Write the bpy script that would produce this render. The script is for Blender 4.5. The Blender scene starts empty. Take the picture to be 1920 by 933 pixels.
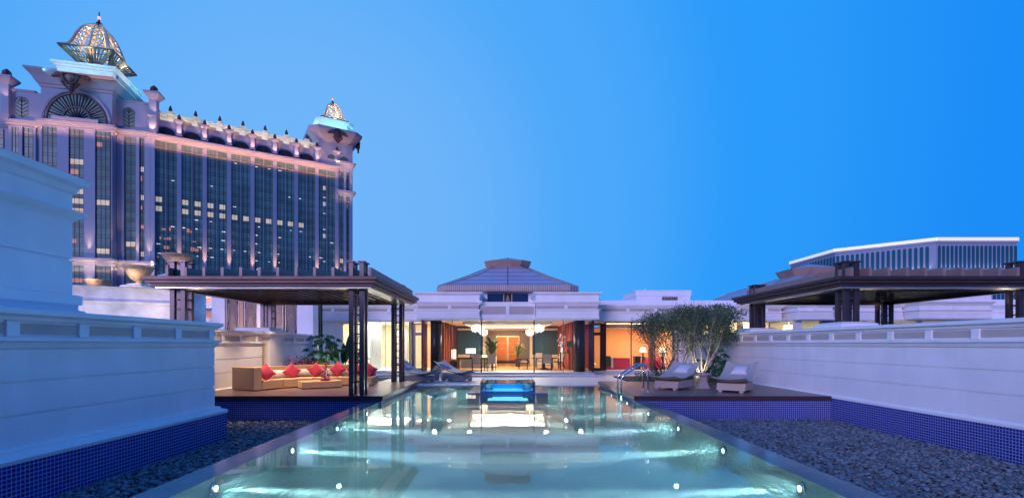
import bpy, bmesh, math, random
from mathutils import Vector, Matrix
R = math.radians
random.seed(7)
scn = bpy.context.scene
COL = scn.collection

# ------------------------------------------------------------------ camera
cam_d = bpy.data.cameras.new("camera")
cam = bpy.data.objects.new("camera", cam_d); COL.objects.link(cam)
cam.location = (0, 0, 1.65); cam.rotation_euler = (R(90), 0, 0)
cam_d.sensor_width = 36; cam_d.lens = 36 * 907 / 1920
cam_d.shift_x = (960 - 952) / 1920; cam_d.shift_y = (645 - 466.5) / 1920
cam_d.clip_start = 0.1; cam_d.clip_end = 3000
scn.camera = cam
scn.view_settings.view_transform = 'Standard'
scn.view_settings.look = 'None'
scn.view_settings.exposure = 0.0
scn.view_settings.gamma = 1.0

# ------------------------------------------------------------------ sky (dusk) and the last glow of the sun
W = bpy.data.worlds.new("World"); scn.world = W; W.use_nodes = True
nt = W.node_tree; nt.nodes.clear()
out = nt.nodes.new('ShaderNodeOutputWorld')
tc = nt.nodes.new('ShaderNodeTexCoord')
sky = nt.nodes.new('ShaderNodeTexSky'); sky.sky_type = 'NISHITA'; sky.sun_disc = False
sky.sun_elevation = R(7); sky.sun_rotation = R(215); sky.ozone_density = 6
bg1 = nt.nodes.new('ShaderNodeBackground'); bg1.inputs[1].default_value = 0.05
nt.links.new(sky.outputs[0], bg1.inputs[0])
dot = nt.nodes.new('ShaderNodeVectorMath'); dot.operation = 'DOT_PRODUCT'
nrm = nt.nodes.new('ShaderNodeVectorMath'); nrm.operation = 'NORMALIZE'
nt.links.new(tc.outputs['Generated'], nrm.inputs[0])
nt.links.new(nrm.outputs[0], dot.inputs[0]); 
d0 = Vector((-.36, .90, .24)).normalized(); dot.inputs[1].default_value = d0
mp = nt.nodes.new('ShaderNodeMapRange'); mp.inputs[1].default_value = -1; mp.inputs[2].default_value = 1
nt.links.new(dot.outputs['Value'], mp.inputs[0])
rmp = nt.nodes.new('ShaderNodeValToRGB'); nt.links.new(mp.outputs[0], rmp.inputs[0])
cr = rmp.color_ramp; cr.interpolation = 'EASE'
stops = [(0.0, (.07, .14, .56)), (.55, (.02, .22, .88)), (.70, (.012, .275, .97)), (.84, (.025, .34, 1.0)), (.93, (.075, .41, 1.0)), (1.0, (.17, .485, 1.0))]
while len(cr.elements) < len(stops): cr.elements.new(.5)
for e, (p, c) in zip(cr.elements, stops): e.position = p; e.color = (*c, 1)
bg2 = nt.nodes.new('ShaderNodeBackground'); bg2.inputs[1].default_value = 0.98
nt.links.new(rmp.outputs[0], bg2.inputs[0])
add = nt.nodes.new('ShaderNodeMixShader'); add.inputs[0].default_value = 0.97
nt.links.new(bg1.outputs[0], add.inputs[1]); nt.links.new(bg2.outputs[0], add.inputs[2])
nt.links.new(add.outputs[0], out.inputs[0])

sd = bpy.data.lights.new("sun", 'SUN'); sd.energy = 2.1; sd.angle = R(25); sd.color = (.74, .60, 1.0)
sun = bpy.data.objects.new("sun", sd); COL.objects.link(sun)
sun.rotation_euler = Vector((.50, .85, -.22)).to_track_quat('-Z', 'Y').to_euler()

# ------------------------------------------------------------------ lamps
def area(loc, to, w, h, power, color, name="lamp_light"):
    l = bpy.data.lights.new(name, 'AREA'); l.shape = 'RECTANGLE'; l.size = w; l.size_y = h
    l.energy = power; l.color = color
    o = bpy.data.objects.new(name, l); COL.objects.link(o); o.location = loc
    o.rotation_euler = (Vector(to) - Vector(loc)).to_track_quat('-Z', 'Y').to_euler()
    return o
def spot(loc, to, power, color, angle=60, blend=.6, r=.05, name="spot_light"):
    l = bpy.data.lights.new(name, 'SPOT'); l.spot_size = R(angle); l.spot_blend = blend
    l.energy = power; l.color = color; l.shadow_soft_size = r
    o = bpy.data.objects.new(name, l); COL.objects.link(o); o.location = loc
    o.rotation_euler = (Vector(to) - Vector(loc)).to_track_quat('-Z', 'Y').to_euler()
    return o
def point(loc, power, color, r=.08, name="lamp_light"):
    l = bpy.data.lights.new(name, 'POINT'); l.energy = power; l.color = color; l.shadow_soft_size = r
    o = bpy.data.objects.new(name, l); COL.objects.link(o); o.location = loc
    return o

# ------------------------------------------------------------------ mesh builder
class MB:
    def __init__(s, T=None): s.v = []; s.f = []; s.T = T
    def add(s, vs, fs):
        n = len(s.v)
        if s.T is not None: vs = [s.T @ Vector(v) for v in vs]
        s.v += [Vector(v) for v in vs]; s.f += [tuple(i + n for i in f) for f in fs]
        return s
    def box(s, x0, x1, y0, y1, z0, z1):
        return s.add([(x0,y0,z0),(x1,y0,z0),(x1,y1,z0),(x0,y1,z0),(x0,y0,z1),(x1,y0,z1),(x1,y1,z1),(x0,y1,z1)],
              [(0,3,2,1),(4,5,6,7),(0,1,5,4),(1,2,6,5),(2,3,7,6),(3,0,4,7)])
    def cbox(s, c, sx, sy, sz): 
        return s.box(c[0]-sx/2, c[0]+sx/2, c[1]-sy/2, c[1]+sy/2, c[2]-sz/2, c[2]+sz/2)
    def stack(s, x0, x1, y0, y1, lv):
        vs = []; fs = []
        for z, o in lv: vs += [(x0-o,y0-o,z),(x1+o,y0-o,z),(x1+o,y1+o,z),(x0-o,y1+o,z)]
        for k in range(len(lv)-1):
            a = 4*k; b = a+4
            for i in range(4):
                j = (i+1) % 4; fs.append((a+i, a+j, b+j, b+i))
        fs.append((3,2,1,0)); n = 4*(len(lv)-1); fs.append((n,n+1,n+2,n+3))
        return s.add(vs, fs)
    def prism(s, pts, z0, z1):
        n = len(pts)
        return s.add([(x,y,z0) for x,y in pts]+[(x,y,z1) for x,y in pts],
              [tuple(range(n-1,-1,-1)), tuple(range(n,2*n))]+[(i,(i+1)%n,n+(i+1)%n,n+i) for i in range(n)])
    def prism_y(s, pts, y0, y1):      # pts (x,z)
        n = len(pts)
        return s.add([(x,y0,z) for x,z in pts]+[(x,y1,z) for x,z in pts],
              [tuple(range(n)), tuple(range(2*n-1,n-1,-1))]+[((i+1)%n,i,n+i,n+(i+1)%n) for i in range(n)])
    def lathe(s, prof, c=(0,0,0), n=16, rot=0):
        vs = []; fs = []
        for r, z in prof:
            for i in range(n):
                a = rot + 2*math.pi*i/n; vs.append((c[0]+r*math.cos(a), c[1]+r*math.sin(a), c[2]+z))
        for k in range(len(prof)-1):
            for i in range(n):
                j = (i+1) % n; fs.append((k*n+i, k*n+j, (k+1)*n+j, (k+1)*n+i))
        fs.append(tuple(range(n-1,-1,-1))); m = (len(prof)-1)*n; fs.append(tuple(m+i for i in range(n)))
        return s.add(vs, fs)
    def tube(s, pts, r, n=6, r2=None):
        pts = [Vector(p) for p in pts]; m = len(pts); vs = []; fs = []
        if r2 is None: r2 = r
        for k, p in enumerate(pts):
            t = (pts[min(k+1,m-1)] - pts[max(k-1,0)])
            t = t.normalized() if t.length > 1e-9 else Vector((0,0,1))
            u = t.cross(Vector((0,0,1)))
            if u.length < .1: u = t.cross(Vector((0,1,0)))
            u.normalize(); w = t.cross(u)
            rr = r + (r2-r)*k/max(m-1,1)
            for i in range(n):
                a = 2*math.pi*i/n; vs.append(p + u*rr*math.cos(a) + w*rr*math.sin(a))
        for k in range(m-1):
            for i in range(n):
                j = (i+1) % n; fs.append((k*n+i, k*n+j, (k+1)*n+j, (k+1)*n+i))
        fs.append(tuple(range(n-1,-1,-1))); q = (m-1)*n; fs.append(tuple(q+i for i in range(n)))
        return s.add(vs, fs)
    def ball(s, c, rx, ry, rz, n=12, m=8):
        return s.lathe_s(c, rx, ry, rz, n, m)
    def lathe_s(s, c, rx, ry, rz, n, m):
        vs = [(c[0],c[1],c[2]-rz)]; fs = []
        for k in range(1, m):
            a = -math.pi/2 + math.pi*k/m
            for i in range(n):
                b = 2*math.pi*i/n; vs.append((c[0]+rx*math.cos(a)*math.cos(b), c[1]+ry*math.cos(a)*math.sin(b), c[2]+rz*math.sin(a)))
        vs.append((c[0],c[1],c[2]+rz)); L = len(vs)-1
        for i in range(n): fs.append((0, 1+(i+1)%n, 1+i)); fs.append((L, L-n+i, L-n+(i+1)%n))
        for k in range(m-2):
            for i in range(n):
                j = (i+1)%n; fs.append((1+k*n+i,1+k*n+j,1+(k+1)*n+j,1+(k+1)*n+i))
        return s.add(vs, fs)
    def leaf(s, p, d, L, w, droop=.3, seg=3, shape=(.15,1,.75,0)):
        p = Vector(p); d = Vector(d).normalized(); side = d.cross(Vector((0,0,1)))
        if side.length < .05: side = Vector((1,0,0))
        side.normalize(); vs = []; fs = []
        q = p.copy(); dd = d.copy()
        for k in range(seg+1):
            t = k/seg; ww = shape[min(k, len(shape)-1)] * w/2 if seg == 3 else w/2*max(0.04, math.sin(math.pi*min(1, (.08+t*.92)))**.6)
            vs += [q - side*ww, q + side*ww]
            dd = (dd + Vector((0,0,-droop/seg))).normalized(); q = q + dd*L/seg
        for k in range(seg): fs.append((2*k,2*k+1,2*k+3,2*k+2))
        return s.add(vs, fs)
    def build(s, name, mat, parent=None, smooth=False, bevel=0, uv=True, label=None):
        off = Vector(parent['_o']) if parent is not None and '_o' in parent else Vector((0,0,0))
        me = bpy.data.meshes.new(name)
        me.from_pydata([v - off for v in s.v], [], s.f); me.update()
        bm = bmesh.new(); bm.from_mesh(me)
        bmesh.ops.recalc_face_normals(bm, faces=bm.faces) if not getattr(s, 'keep', False) else None
        if uv:
            L = bm.loops.layers.uv.new("UVMap")
            for f in bm.faces:
                n = f.normal; ax = max(range(3), key=lambda i: abs(n[i]))
                for l in f.loops:
                    c = l.vert.co + off
                    l[L].uv = (c.y, c.z) if ax == 0 else ((c.x, c.z) if ax == 1 else (c.x, c.y))
                f.smooth = smooth
        bm.to_mesh(me); bm.free()
        if mat is not None: me.materials.append(mat)
        o = bpy.data.objects.new(name, me); COL.objects.link(o)
        if parent is not None: 
            o.parent = parent
            if '_o' in parent: o['_o'] = parent['_o']
        if bevel:
            b = o.modifiers.new("bevel", 'BEVEL'); b.width = bevel; b.segments = 2; b.limit_method = 'ANGLE'
        if label: o['label'] = label
        return o

def tag(o, label, cat, group=None, kind=None):
    if label: o['label'] = label
    if cat: o['category'] = cat
    if group: o['group'] = group
    if kind: o['kind'] = kind
    return o
def thing(name, label, cat, loc=(0,0,0), group=None, world=False, rz=0):
    """Empty at the base. world=True: parts are modelled in world coordinates."""
    o = bpy.data.objects.new(name, None); COL.objects.link(o); o.location = loc; o.rotation_euler = (0,0,rz)
    o.empty_display_size = .2
    if world: o['_o'] = list(loc)
    return tag(o, label, cat, group)
def struct(o): o['kind'] = 'structure'; return o
def dup(root, loc, rz=None, label=None, parent=None):
    c = root.copy(); COL.objects.link(c)
    if parent is None:
        c.location = loc
        if rz is not None: c.rotation_euler = (0,0,rz)
        if label: c['label'] = label
    else: c.parent = parent
    for ch in list(root.children): dup(ch, None, parent=c)
    return c
def px(x, y, Y): return Vector(((x-952)*Y/907, Y, 1.65+(645-y)*Y/907))

# ------------------------------------------------------------------ materials
def mat(name, col, rough=.6, metal=0.0, var=.0, vscale=3.0, bump=0.0, bscale=40.0, emit=None, estr=0, spec=.5, trans=0, island=0, coat=0):
    m = bpy.data.materials.new(name); m.use_nodes = True; t = m.node_tree
    b = t.nodes['Principled BSDF']; b.inputs['Base Color'].default_value = (*col, 1)
    b.inputs['Roughness'].default_value = rough; b.inputs['Metallic'].default_value = metal
    b.inputs['Specular IOR Level'].default_value = spec
    if coat: b.inputs['Coat Weight'].default_value = coat
    if trans: b.inputs['Transmission Weight'].default_value = trans
    if emit: b.inputs['Emission Color'].default_value = (*emit, 1); b.inputs['Emission Strength'].default_value = estr
    co = t.nodes.new('ShaderNodeTexCoord')
    src = None
    if var:
        n = t.nodes.new('ShaderNodeTexNoise'); n.inputs['Scale'].default_value = vscale; n.inputs['Detail'].default_value = 6
        t.links.new(co.outputs['Object'], n.inputs['Vector'])
        mr = t.nodes.new('ShaderNodeMapRange'); mr.inputs[1].default_value = .3; mr.inputs[2].default_value = .7
        mr.inputs[3].default_value = 1-var; mr.inputs[4].default_value = 1+var
        t.links.new(n.outputs['Fac'], mr.inputs[0]); src = mr.outputs[0]
    if island:
        g = t.nodes.new('ShaderNodeNewGeometry'); mr2 = t.nodes.new('ShaderNodeMapRange')
        mr2.inputs[3].default_value = 1-island; mr2.inputs[4].default_value = 1+island
        t.links.new(g.outputs['Random Per Island'], mr2.inputs[0])
        if src:
            mm = t.nodes.new('ShaderNodeMath'); mm.operation = 'MULTIPLY'; t.links.new(src, mm.inputs[0]); t.links.new(mr2.outputs[0], mm.inputs[1]); src = mm.outputs[0]
        else: src = mr2.outputs[0]
    if src:
        vm = t.nodes.new('ShaderNodeVectorMath'); vm.operation = 'SCALE'; vm.inputs[0].default_value = col
        t.links.new(src, vm.inputs['Scale']); t.links.new(vm.outputs[0], b.inputs['Base Color'])
    if bump:
        n = t.nodes.new('ShaderNodeTexNoise'); n.inputs['Scale'].default_value = bscale; n.inputs['Detail'].default_value = 4
        t.links.new(co.outputs['Object'], n.inputs['Vector'])
        bp = t.nodes.new('ShaderNodeBump'); bp.inputs['Strength'].default_value = bump; bp.inputs['Distance'].default_value = .02
        t.links.new(n.outputs['Fac'], bp.inputs['Height']); t.links.new(bp.outputs[0], b.inputs['Normal'])
    return m
def brick_mat(name, c1, c2, mortar, bw, bh, ms, rough=.25, offset=0.0, bump=.3, var=0, uvrot=0, spec=.5):
    m = bpy.data.materials.new(name); m.use_nodes = True; t = m.node_tree; b = t.nodes['Principled BSDF']
    uv = t.nodes.new('ShaderNodeTexCoord'); br = t.nodes.new('ShaderNodeTexBrick')
    mpn = t.nodes.new('ShaderNodeMapping'); mpn.inputs['Rotation'].default_value = (0,0,uvrot)
    t.links.new(uv.outputs['UV'], mpn.inputs[0]); t.links.new(mpn.outputs[0], br.inputs['Vector'])
    br.offset = offset; br.squash = 1
    br.inputs['Scale'].default_value = 1; br.inputs['Brick Width'].default_value = bw; br.inputs['Row Height'].default_value = bh
    br.inputs['Mortar Size'].default_value = ms; br.inputs['Mortar Smooth'].default_value = .1
    br.inputs['Color1'].default_value = (*c1,1); br.inputs['Color2'].default_value = (*c2,1); br.inputs['Mortar'].default_value = (*mortar,1)
    col = br.outputs['Color']
    if var:
        n = t.nodes.new('ShaderNodeTexNoise'); n.inputs['Scale'].default_value = 1.3; n.inputs['Detail'].default_value = 5
        t.links.new(uv.outputs['UV'], n.inputs['Vector'])
        mr = t.nodes.new('ShaderNodeMapRange'); mr.inputs[1].default_value=.3; mr.inputs[2].default_value=.7; mr.inputs[3].default_value=1-var; mr.inputs[4].default_value=1+var
        t.links.new(n.outputs['Fac'], mr.inputs[0])
        vm = t.nodes.new('ShaderNodeVectorMath'); vm.operation='SCALE'; t.links.new(col, vm.inputs[0]); t.links.new(mr.outputs[0], vm.inputs['Scale']); col = vm.outputs[0]
    t.links.new(col, b.inputs['Base Color']); b.inputs['Roughness'].default_value = rough; b.inputs['Specular IOR Level'].default_value = spec
    bp = t.nodes.new('ShaderNodeBump'); bp.invert = True; bp.inputs['Strength'].default_value = bump; bp.inputs['Distance'].default_value = .003
    t.links.new(br.outputs['Fac'], bp.inputs['Height']); t.links.new(bp.outputs[0], b.inputs['Normal'])
    return m
def glass_mat(name, tint=(1,1,1), ior=1.45, rough=0.0):
    m = bpy.data.materials.new(name); m.use_nodes = True; t = m.node_tree; t.nodes.clear()
    o = t.nodes.new('ShaderNodeOutputMaterial'); mx = t.nodes.new('ShaderNodeMixShader')
    fr = t.nodes.new('ShaderNodeFresnel'); fr.inputs[0].default_value = ior
    tr = t.nodes.new('ShaderNodeBsdfTransparent'); tr.inputs[0].default_value = (*tint,1)
    gl = t.nodes.new('ShaderNodeBsdfGlossy'); gl.inputs['Roughness'].default_value = rough
    t.links.new(fr.outputs[0], mx.inputs[0]); t.links.new(tr.outputs[0], mx.inputs[1]); t.links.new(gl.outputs[0], mx.inputs[2]); t.links.new(mx.outputs[0], o.inputs[0])
    return m

white = mat('white_stucco', (.80,.80,.82), .75, var=.045, vscale=1.3, bump=.12, bscale=60)
def streaks(m, amt=.10):
    t = m.node_tree; b = t.nodes['Principled BSDF']; src = b.inputs['Base Color'].links[0].from_socket
    co = t.nodes.new('ShaderNodeTexCoord'); mp_ = t.nodes.new('ShaderNodeMapping'); mp_.inputs['Scale'].default_value = (2.2,2.2,.5)
    n = t.nodes.new('ShaderNodeTexNoise'); n.inputs['Scale'].default_value = 1.0; n.inputs['Detail'].default_value = 5
    t.links.new(co.outputs['Object'], mp_.inputs[0]); t.links.new(mp_.outputs[0], n.inputs['Vector'])
    mr = t.nodes.new('ShaderNodeMapRange'); mr.inputs[1].default_value = .42; mr.inputs[2].default_value = .72; mr.inputs[3].default_value = 1; mr.inputs[4].default_value = 1-amt
    t.links.new(n.outputs['Fac'], mr.inputs[0])
    vm = t.nodes.new('ShaderNodeVectorMath'); vm.operation = 'SCALE'; t.links.new(src, vm.inputs[0]); t.links.new(mr.outputs[0], vm.inputs['Scale']); t.links.new(vm.outputs[0], b.inputs['Base Color'])
streaks(white, .05)
whitef = mat('white_render_far', (.78,.78,.82), .7, var=.03, vscale=.1)
beige = mat('beige_frieze', (.46,.40,.37), .8, var=.06, vscale=2)
marble = mat('veined_marble', (.74,.72,.73), .35, var=.34, vscale=.9)
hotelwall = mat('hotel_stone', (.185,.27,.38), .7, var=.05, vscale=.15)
hotelcream = mat('hotel_cream', (.60,.57,.50), .7, var=.04, vscale=.3)
hotelpanel = mat('hotel_tan_panel', (.28,.21,.14), .8, var=.2, vscale=1.5)
darkstone = mat('bronze_carving', (.06,.045,.055), .5, .5, var=.2)
def hglass(name, c):
    m = mat(name, c, .22, 0, var=.30, vscale=.12, spec=.35); return m
hglassm = hglass('hotel_glass', (.075,.19,.19))
mull = mat('mullion_dark', (.015,.02,.03), .5)
litroom = mat('lit_room', (.5,.45,.3), .6, emit=(1,.86,.58), estr=.32, var=.3, vscale=.5)
litwarm = mat('lit_room_warm', (.5,.25,.15), .6, emit=(1,.42,.22), estr=.22, var=.3, vscale=.5)
litspot = mat('ceiling_lamp_glow', (.9,.9,.9), .6, emit=(.95,.97,.9), estr=.7)
gold = mat('gilded_lattice', (.76,.60,.40), .35, .6, var=.15)
goldd = mat('bronze_brim', (.22,.20,.16), .4, .7, var=.1)
turq = mat('pale_crown_stone', (.66,.74,.76), .6, var=.05, vscale=.3)
tileblue = brick_mat('blue_mosaic', (.005,.006,.11), (.013,.022,.24), (.22,.28,.60), .066, .066, .008, rough=.18, bump=.4)
tilepool = brick_mat('pool_mosaic', (.06,.36,.56), (.10,.43,.61), (.90,.98,.98), .14, .14, .020, rough=.4, var=.05)
tilepoolw = brick_mat('pool_wall_mosaic', (.12,.36,.36), (.18,.46,.44), (.80,.92,.88), .08, .08, .010, rough=.4)
deckm = brick_mat('deck_boards', (.19,.11,.10), (.24,.145,.125), (.05,.03,.028), 2.4, .14, .006, rough=.35, offset=.37, bump=.5, var=.12, uvrot=math.pi/2)
deckedge = mat('deck_fascia', (.05,.02,.024), .4, var=.1)
patiom = brick_mat('patio_stone', (.50,.49,.52), (.54,.53,.56), (.36,.35,.38), 1.2, .6, .005, rough=.45, offset=.5, bump=.2, var=.05)
copingm = mat('wet_coping_stone', (.16,.23,.26), .14, var=.15, vscale=2.0, spec=.6)
soil = mat('soil', (.03,.022,.018), .9, var=.3, vscale=8, bump=.5)
groundm = mat('ground_grey', (.12,.12,.13), .9, var=.15, vscale=.5)
pebm = mat('river_pebble', (.115,.14,.17), .5, island=.55, var=.15, vscale=30)
bronze = mat('pavilion_metal', (.085,.055,.052), .38, .55, var=.15, vscale=2)
postm = mat('post_metal', (.075,.06,.07), .32, .55, var=.12, vscale=2)
bronze2 = mat('rafter_metal', (.30,.20,.18), .45, .1, var=.1, vscale=2)
soffitm = mat('soffit_metal', (.55,.52,.48), .28, .7, var=.2, vscale=.8)
latticem = mat('lattice_bronze', (.42,.34,.30), .5, .2, var=.12)
latback = mat('lattice_backing', (.03,.014,.022), .8)
roofm = brick_mat('copper_roof', (.34,.31,.42), (.38,.35,.46), (.13,.11,.16), 30, .62, .045, rough=.42, bump=.6, var=.08)
eavem = brick_mat('copper_eave', (.50,.36,.32), (.56,.40,.35), (.12,.08,.08), .13, 3, .014, rough=.3, bump=.8, var=.1)
copper = mat('copper_plain', (.52,.34,.26), .35, .45, var=.15, vscale=1.5)
glassm = glass_mat('clear_glass', (.95,.98,.97), 1.35)
acryl = glass_mat('acrylic_glass', (.75,.93,1.0), 1.4)
wickp = brick_mat('woven_rattan_pale', (.52,.44,.40), (.58,.49,.45), (.38,.31,.28), .03, .02, .004, rough=.65, offset=.5, bump=.5, var=.05)
steel = mat('polished_steel', (.75,.78,.82), .12, 1.0)
blackm = mat('black_metal', (.02,.02,.022), .4)
woodd = mat('dark_wood', (.035,.018,.013), .35, var=.2, vscale=4)
redwood = mat('red_wood_panel', (.36,.075,.045), .35, var=.2, vscale=2)
warmwall = mat('orange_silk_wall', (.80,.42,.20), .6, var=.06, vscale=1)
panelwall = mat('orange_panel', (.78,.26,.07), .5, var=.1, vscale=2)
creamwall = mat('cream_wall', (.80,.72,.52), .6, var=.04)
greywall = mat('grey_plaster', (.30,.28,.29), .6, var=.05)
bathtile = mat('bath_marble', (.82,.82,.80), .3, var=.05)
floorwood = brick_mat('parquet', (.50,.24,.08), (.56,.28,.10), (.3,.14,.05), .9, .15, .004, rough=.25, offset=.4, bump=.1, var=.1)
ceilm = mat('ceiling_white', (.85,.82,.76), .7)
fabricw = mat('white_fabric', (.75,.71,.66), .9, bump=.2, bscale=200)
chairm = mat('taupe_fabric', (.34,.27,.23), .9, bump=.2, bscale=200)
wicker = brick_mat('woven_rattan_tan', (.64,.40,.20), (.70,.45,.24), (.50,.31,.17), .03, .02, .003, rough=.7, offset=.5, bump=.5, var=.05)
wickerg = brick_mat('woven_rattan_grey', (.55,.48,.47), (.60,.53,.52), (.2,.17,.17), .03, .02, .004, rough=.65, offset=.5, bump=.6, var=.06)
redcush = mat('red_cushion', (.52,.035,.085), .75, var=.1, vscale=6, bump=.15, bscale=150)
bluecush = mat('blue_grey_cushion', (.33,.34,.48), .8, bump=.15, bscale=150)
greycush = mat('light_grey_cushion', (.62,.60,.62), .8, bump=.15, bscale=150)
leafg = mat('leaf_green', (.045,.11,.03), .45, island=.5, spec=.4)
leafd = mat('leaf_deep_green', (.03,.115,.04), .4, island=.4, spec=.4)
leafo = mat('olive_leaf', (.062,.105,.042), .55, island=.6)
leafr = mat('dark_red_leaf', (.07,.018,.022), .5, island=.5)
leafy = mat('lime_leaf', (.18,.24,.04), .5, island=.4)
magenta = mat('magenta_bract', (.45,.02,.15), .6, island=.4)
barkm = mat('pale_bark', (.24,.20,.17), .8, var=.2, vscale=12)
urnm = mat('sandstone_urn', (.42,.31,.20), .7, var=.15, vscale=2)
potm = mat('dark_pot', (.03,.02,.02), .3)
shade = mat('lamp_shade_glow', (.9,.85,.75), .7, emit=(1,.86,.66), estr=1.6)
crystal = mat('chandelier_glow', (.9,.88,.8), .3, emit=(1,.93,.78), estr=.8, var=.3, vscale=14)
teal = mat('teal_window', (.07,.15,.16), .06, spec=.9)
indigo = mat('indigo_window', (.01,.035,.10), .1, spec=.7)
poolamp = mat('pool_lamp_glow', (1,1,1), .5, emit=(.85,1,.95), estr=5)
# ================================================================== GROUND, GRAVEL, POOL
struct(tag(MB().box(-1500,1500,-200,2500,-1.5,-1.45).build('ground', groundm), None, None))
struct(MB().box(11.72,45,-5,40,-1.44,-.02).build('neighbour_terrace', groundm))
struct(MB().box(-45,-14.02,-5,40,-1.44,-.52).build('neighbour_terrace', groundm))
struct(MB().box(-14.0,-11.72,12.1,40,-1.44,-.52).build('neighbour_terrace', groundm))
# gravel beds
struct(MB().box(-10.6,-4.55,-4,15.55,-1.0,-.80).build('gravel_bed_base', soil))
struct(MB().box(4.55,10.5,-4,15.55,-1.0,-.80).build('gravel_bed_base', soil))
def pebbles(x0, x1, y0, y1, dens, seed):
    rnd = random.Random(seed); import numpy as np
    bm = bmesh.new(); bmesh.ops.create_icosphere(bm, subdivisions=1, radius=1)
    bv = np.array([v.co[:] for v in bm.verts]); bf = np.array([[v.index for v in f.verts] for f in bm.faces]); bm.free()
    V = []; F = []; n = 0; rs = np.random.RandomState(seed)
    N = int((x1-x0)*(y1-y0)*dens)
    xs = rs.uniform(x0,x1,N); ys = rs.uniform(y0,y1,N); zs = rs.uniform(-.80,-.735,N)
    nv = len(bv); allv = np.zeros((N*nv,3)); allf = np.zeros((N*len(bf),3), int)
    for i in range(N):
        s = .03+.042*rs.uniform(0,1)**2
        sc = np.array([s*rs.uniform(.9,1.5), s*rs.uniform(.7,1.1), s*rs.uniform(.35,.6)])
        a = rs.uniform(0,6.28); tx = rs.uniform(-.5,.5); ty = rs.uniform(-.4,.4)
        v = bv*sc*(1+rs.uniform(-.09,.09,(nv,1)))
        M = np.array((Matrix.Rotation(a,3,'Z') @ Matrix.Rotation(tx,3,'X') @ Matrix.Rotation(ty,3,'Y')))
        v = v @ M.T
        allv[i*nv:(i+1)*nv] = v + np.array([xs[i],ys[i],zs[i]]); allf[i*len(bf):(i+1)*len(bf)] = bf + i*nv
    me = bpy.data.meshes.new('river_pebbles')
    me.vertices.add(len(allv)); me.vertices.foreach_set('co', allv.ravel())
    me.loops.add(allf.size); me.loops.foreach_set('vertex_index', allf.ravel())
    me.polygons.add(len(allf)); me.polygons.foreach_set('loop_start', np.arange(0,allf.size,3)); me.polygons.foreach_set('loop_total', np.full(len(allf),3))
    me.polygons.foreach_set('use_smooth', np.ones(len(allf),bool))
    me.update(); me.validate(); me.materials.append(pebm)
    o = bpy.data.objects.new('river_pebbles', me); COL.objects.link(o); return o
tag(pebbles(-7.15,-4.6,4.5,15.4,430,1), 'loose grey river pebbles in the narrow bed between the left wall and the pool', 'pebbles', kind='stuff')
tag(pebbles(-10.4,-7.15,12.1,15.4,300,3), 'grey river pebbles in the corner behind the end of the blue lit wall', 'pebbles', kind='stuff')
tag(pebbles(4.6,10.25,4.2,15.4,330,2), 'wide bed of grey river pebbles right of the pool', 'pebbles', kind='stuff')

# pool shell
def smb(n, m, *b): 
    o = MB().box(*b).build(n, m); struct(o); return o
PB = -1.05
smb('pool_floor', tilepool, -4.1,4.1,-3,21.8, PB-.1,PB)
smb('pool_wall', tilepoolw, -4.25,-4.1,-3,21.8, PB-.1,-.215)
smb('pool_wall', tilepoolw, 4.1,4.25,-3,21.8, PB-.1,-.215)
smb('pool_wall', tilepoolw, -4.1,4.1,21.65,21.8, PB,-.235)
smb('pool_wall', tilepoolw, -4.1,4.1,-3.15,-3, PB,-.235)
for s in (-1,1):
    a,b = sorted((s*4.1, s*4.56))
    smb('pool_coping', copingm, a,b,-3,15.55,-.30,-.19 if False else -.196)
    a,b = sorted((s*4.25, s*4.53))
    smb('pool_outer_wall', tileblue, a,b,-3,15.45,-1.0,-.302)
# water: closed body, with a real surface and a little scattering inside so that the pool lamps show as beams
def water_mat():
    m = bpy.data.materials.new('pool_water'); m.use_nodes = True; t = m.node_tree; t.nodes.clear()
    o = t.nodes.new('ShaderNodeOutputMaterial'); mx = t.nodes.new('ShaderNodeMixShader')
    co = t.nodes.new('ShaderNodeTexCoord')
    mpn = t.nodes.new('ShaderNodeMapping'); mpn.inputs['Scale'].default_value = (1.0,.8,1); t.links.new(co.outputs['Object'], mpn.inputs[0])
    n = t.nodes.new('ShaderNodeTexNoise'); n.inputs['Scale'].default_value = 1.6; n.inputs['Detail'].default_value = 3; n.inputs['Roughness'].default_value=.5
    t.links.new(mpn.outputs[0], n.inputs['Vector'])
    bp = t.nodes.new('ShaderNodeBump'); bp.inputs['Strength'].default_value = .06; bp.inputs['Distance'].default_value = .03
    t.links.new(n.outputs['Fac'], bp.inputs['Height'])
    fr = t.nodes.new('ShaderNodeFresnel'); fr.inputs[0].default_value = 1.42
    tr = t.nodes.new('ShaderNodeBsdfTransparent'); tr.inputs[0].default_value = (.80,.97,.97,1)
    gl = t.nodes.new('ShaderNodeBsdfGlossy'); gl.inputs['Roughness'].default_value = .02
    t.links.new(bp.outputs[0], gl.inputs['Normal'])
    t.links.new(fr.outputs[0], mx.inputs[0]); t.links.new(tr.outputs[0], mx.inputs[1]); t.links.new(gl.outputs[0], mx.inputs[2]); t.links.new(mx.outputs[0], o.inputs[0])
    v = t.nodes.new('ShaderNodeVolumePrincipled'); v.inputs['Color'].default_value = (.60,.95,.98,1); v.inputs['Density'].default_value = .19
    v.inputs['Absorption Color'].default_value = (.3,.8,.85,1)
    v.inputs['Anisotropy'].default_value = .0
    t.links.new(v.outputs[0], o.inputs['Volume'])
    return m
waterm = water_mat()
struct(MB().box(-4.095,4.095,-2.99,21.64,PB+.005,-.20).build('pool_water', waterm))
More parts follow.
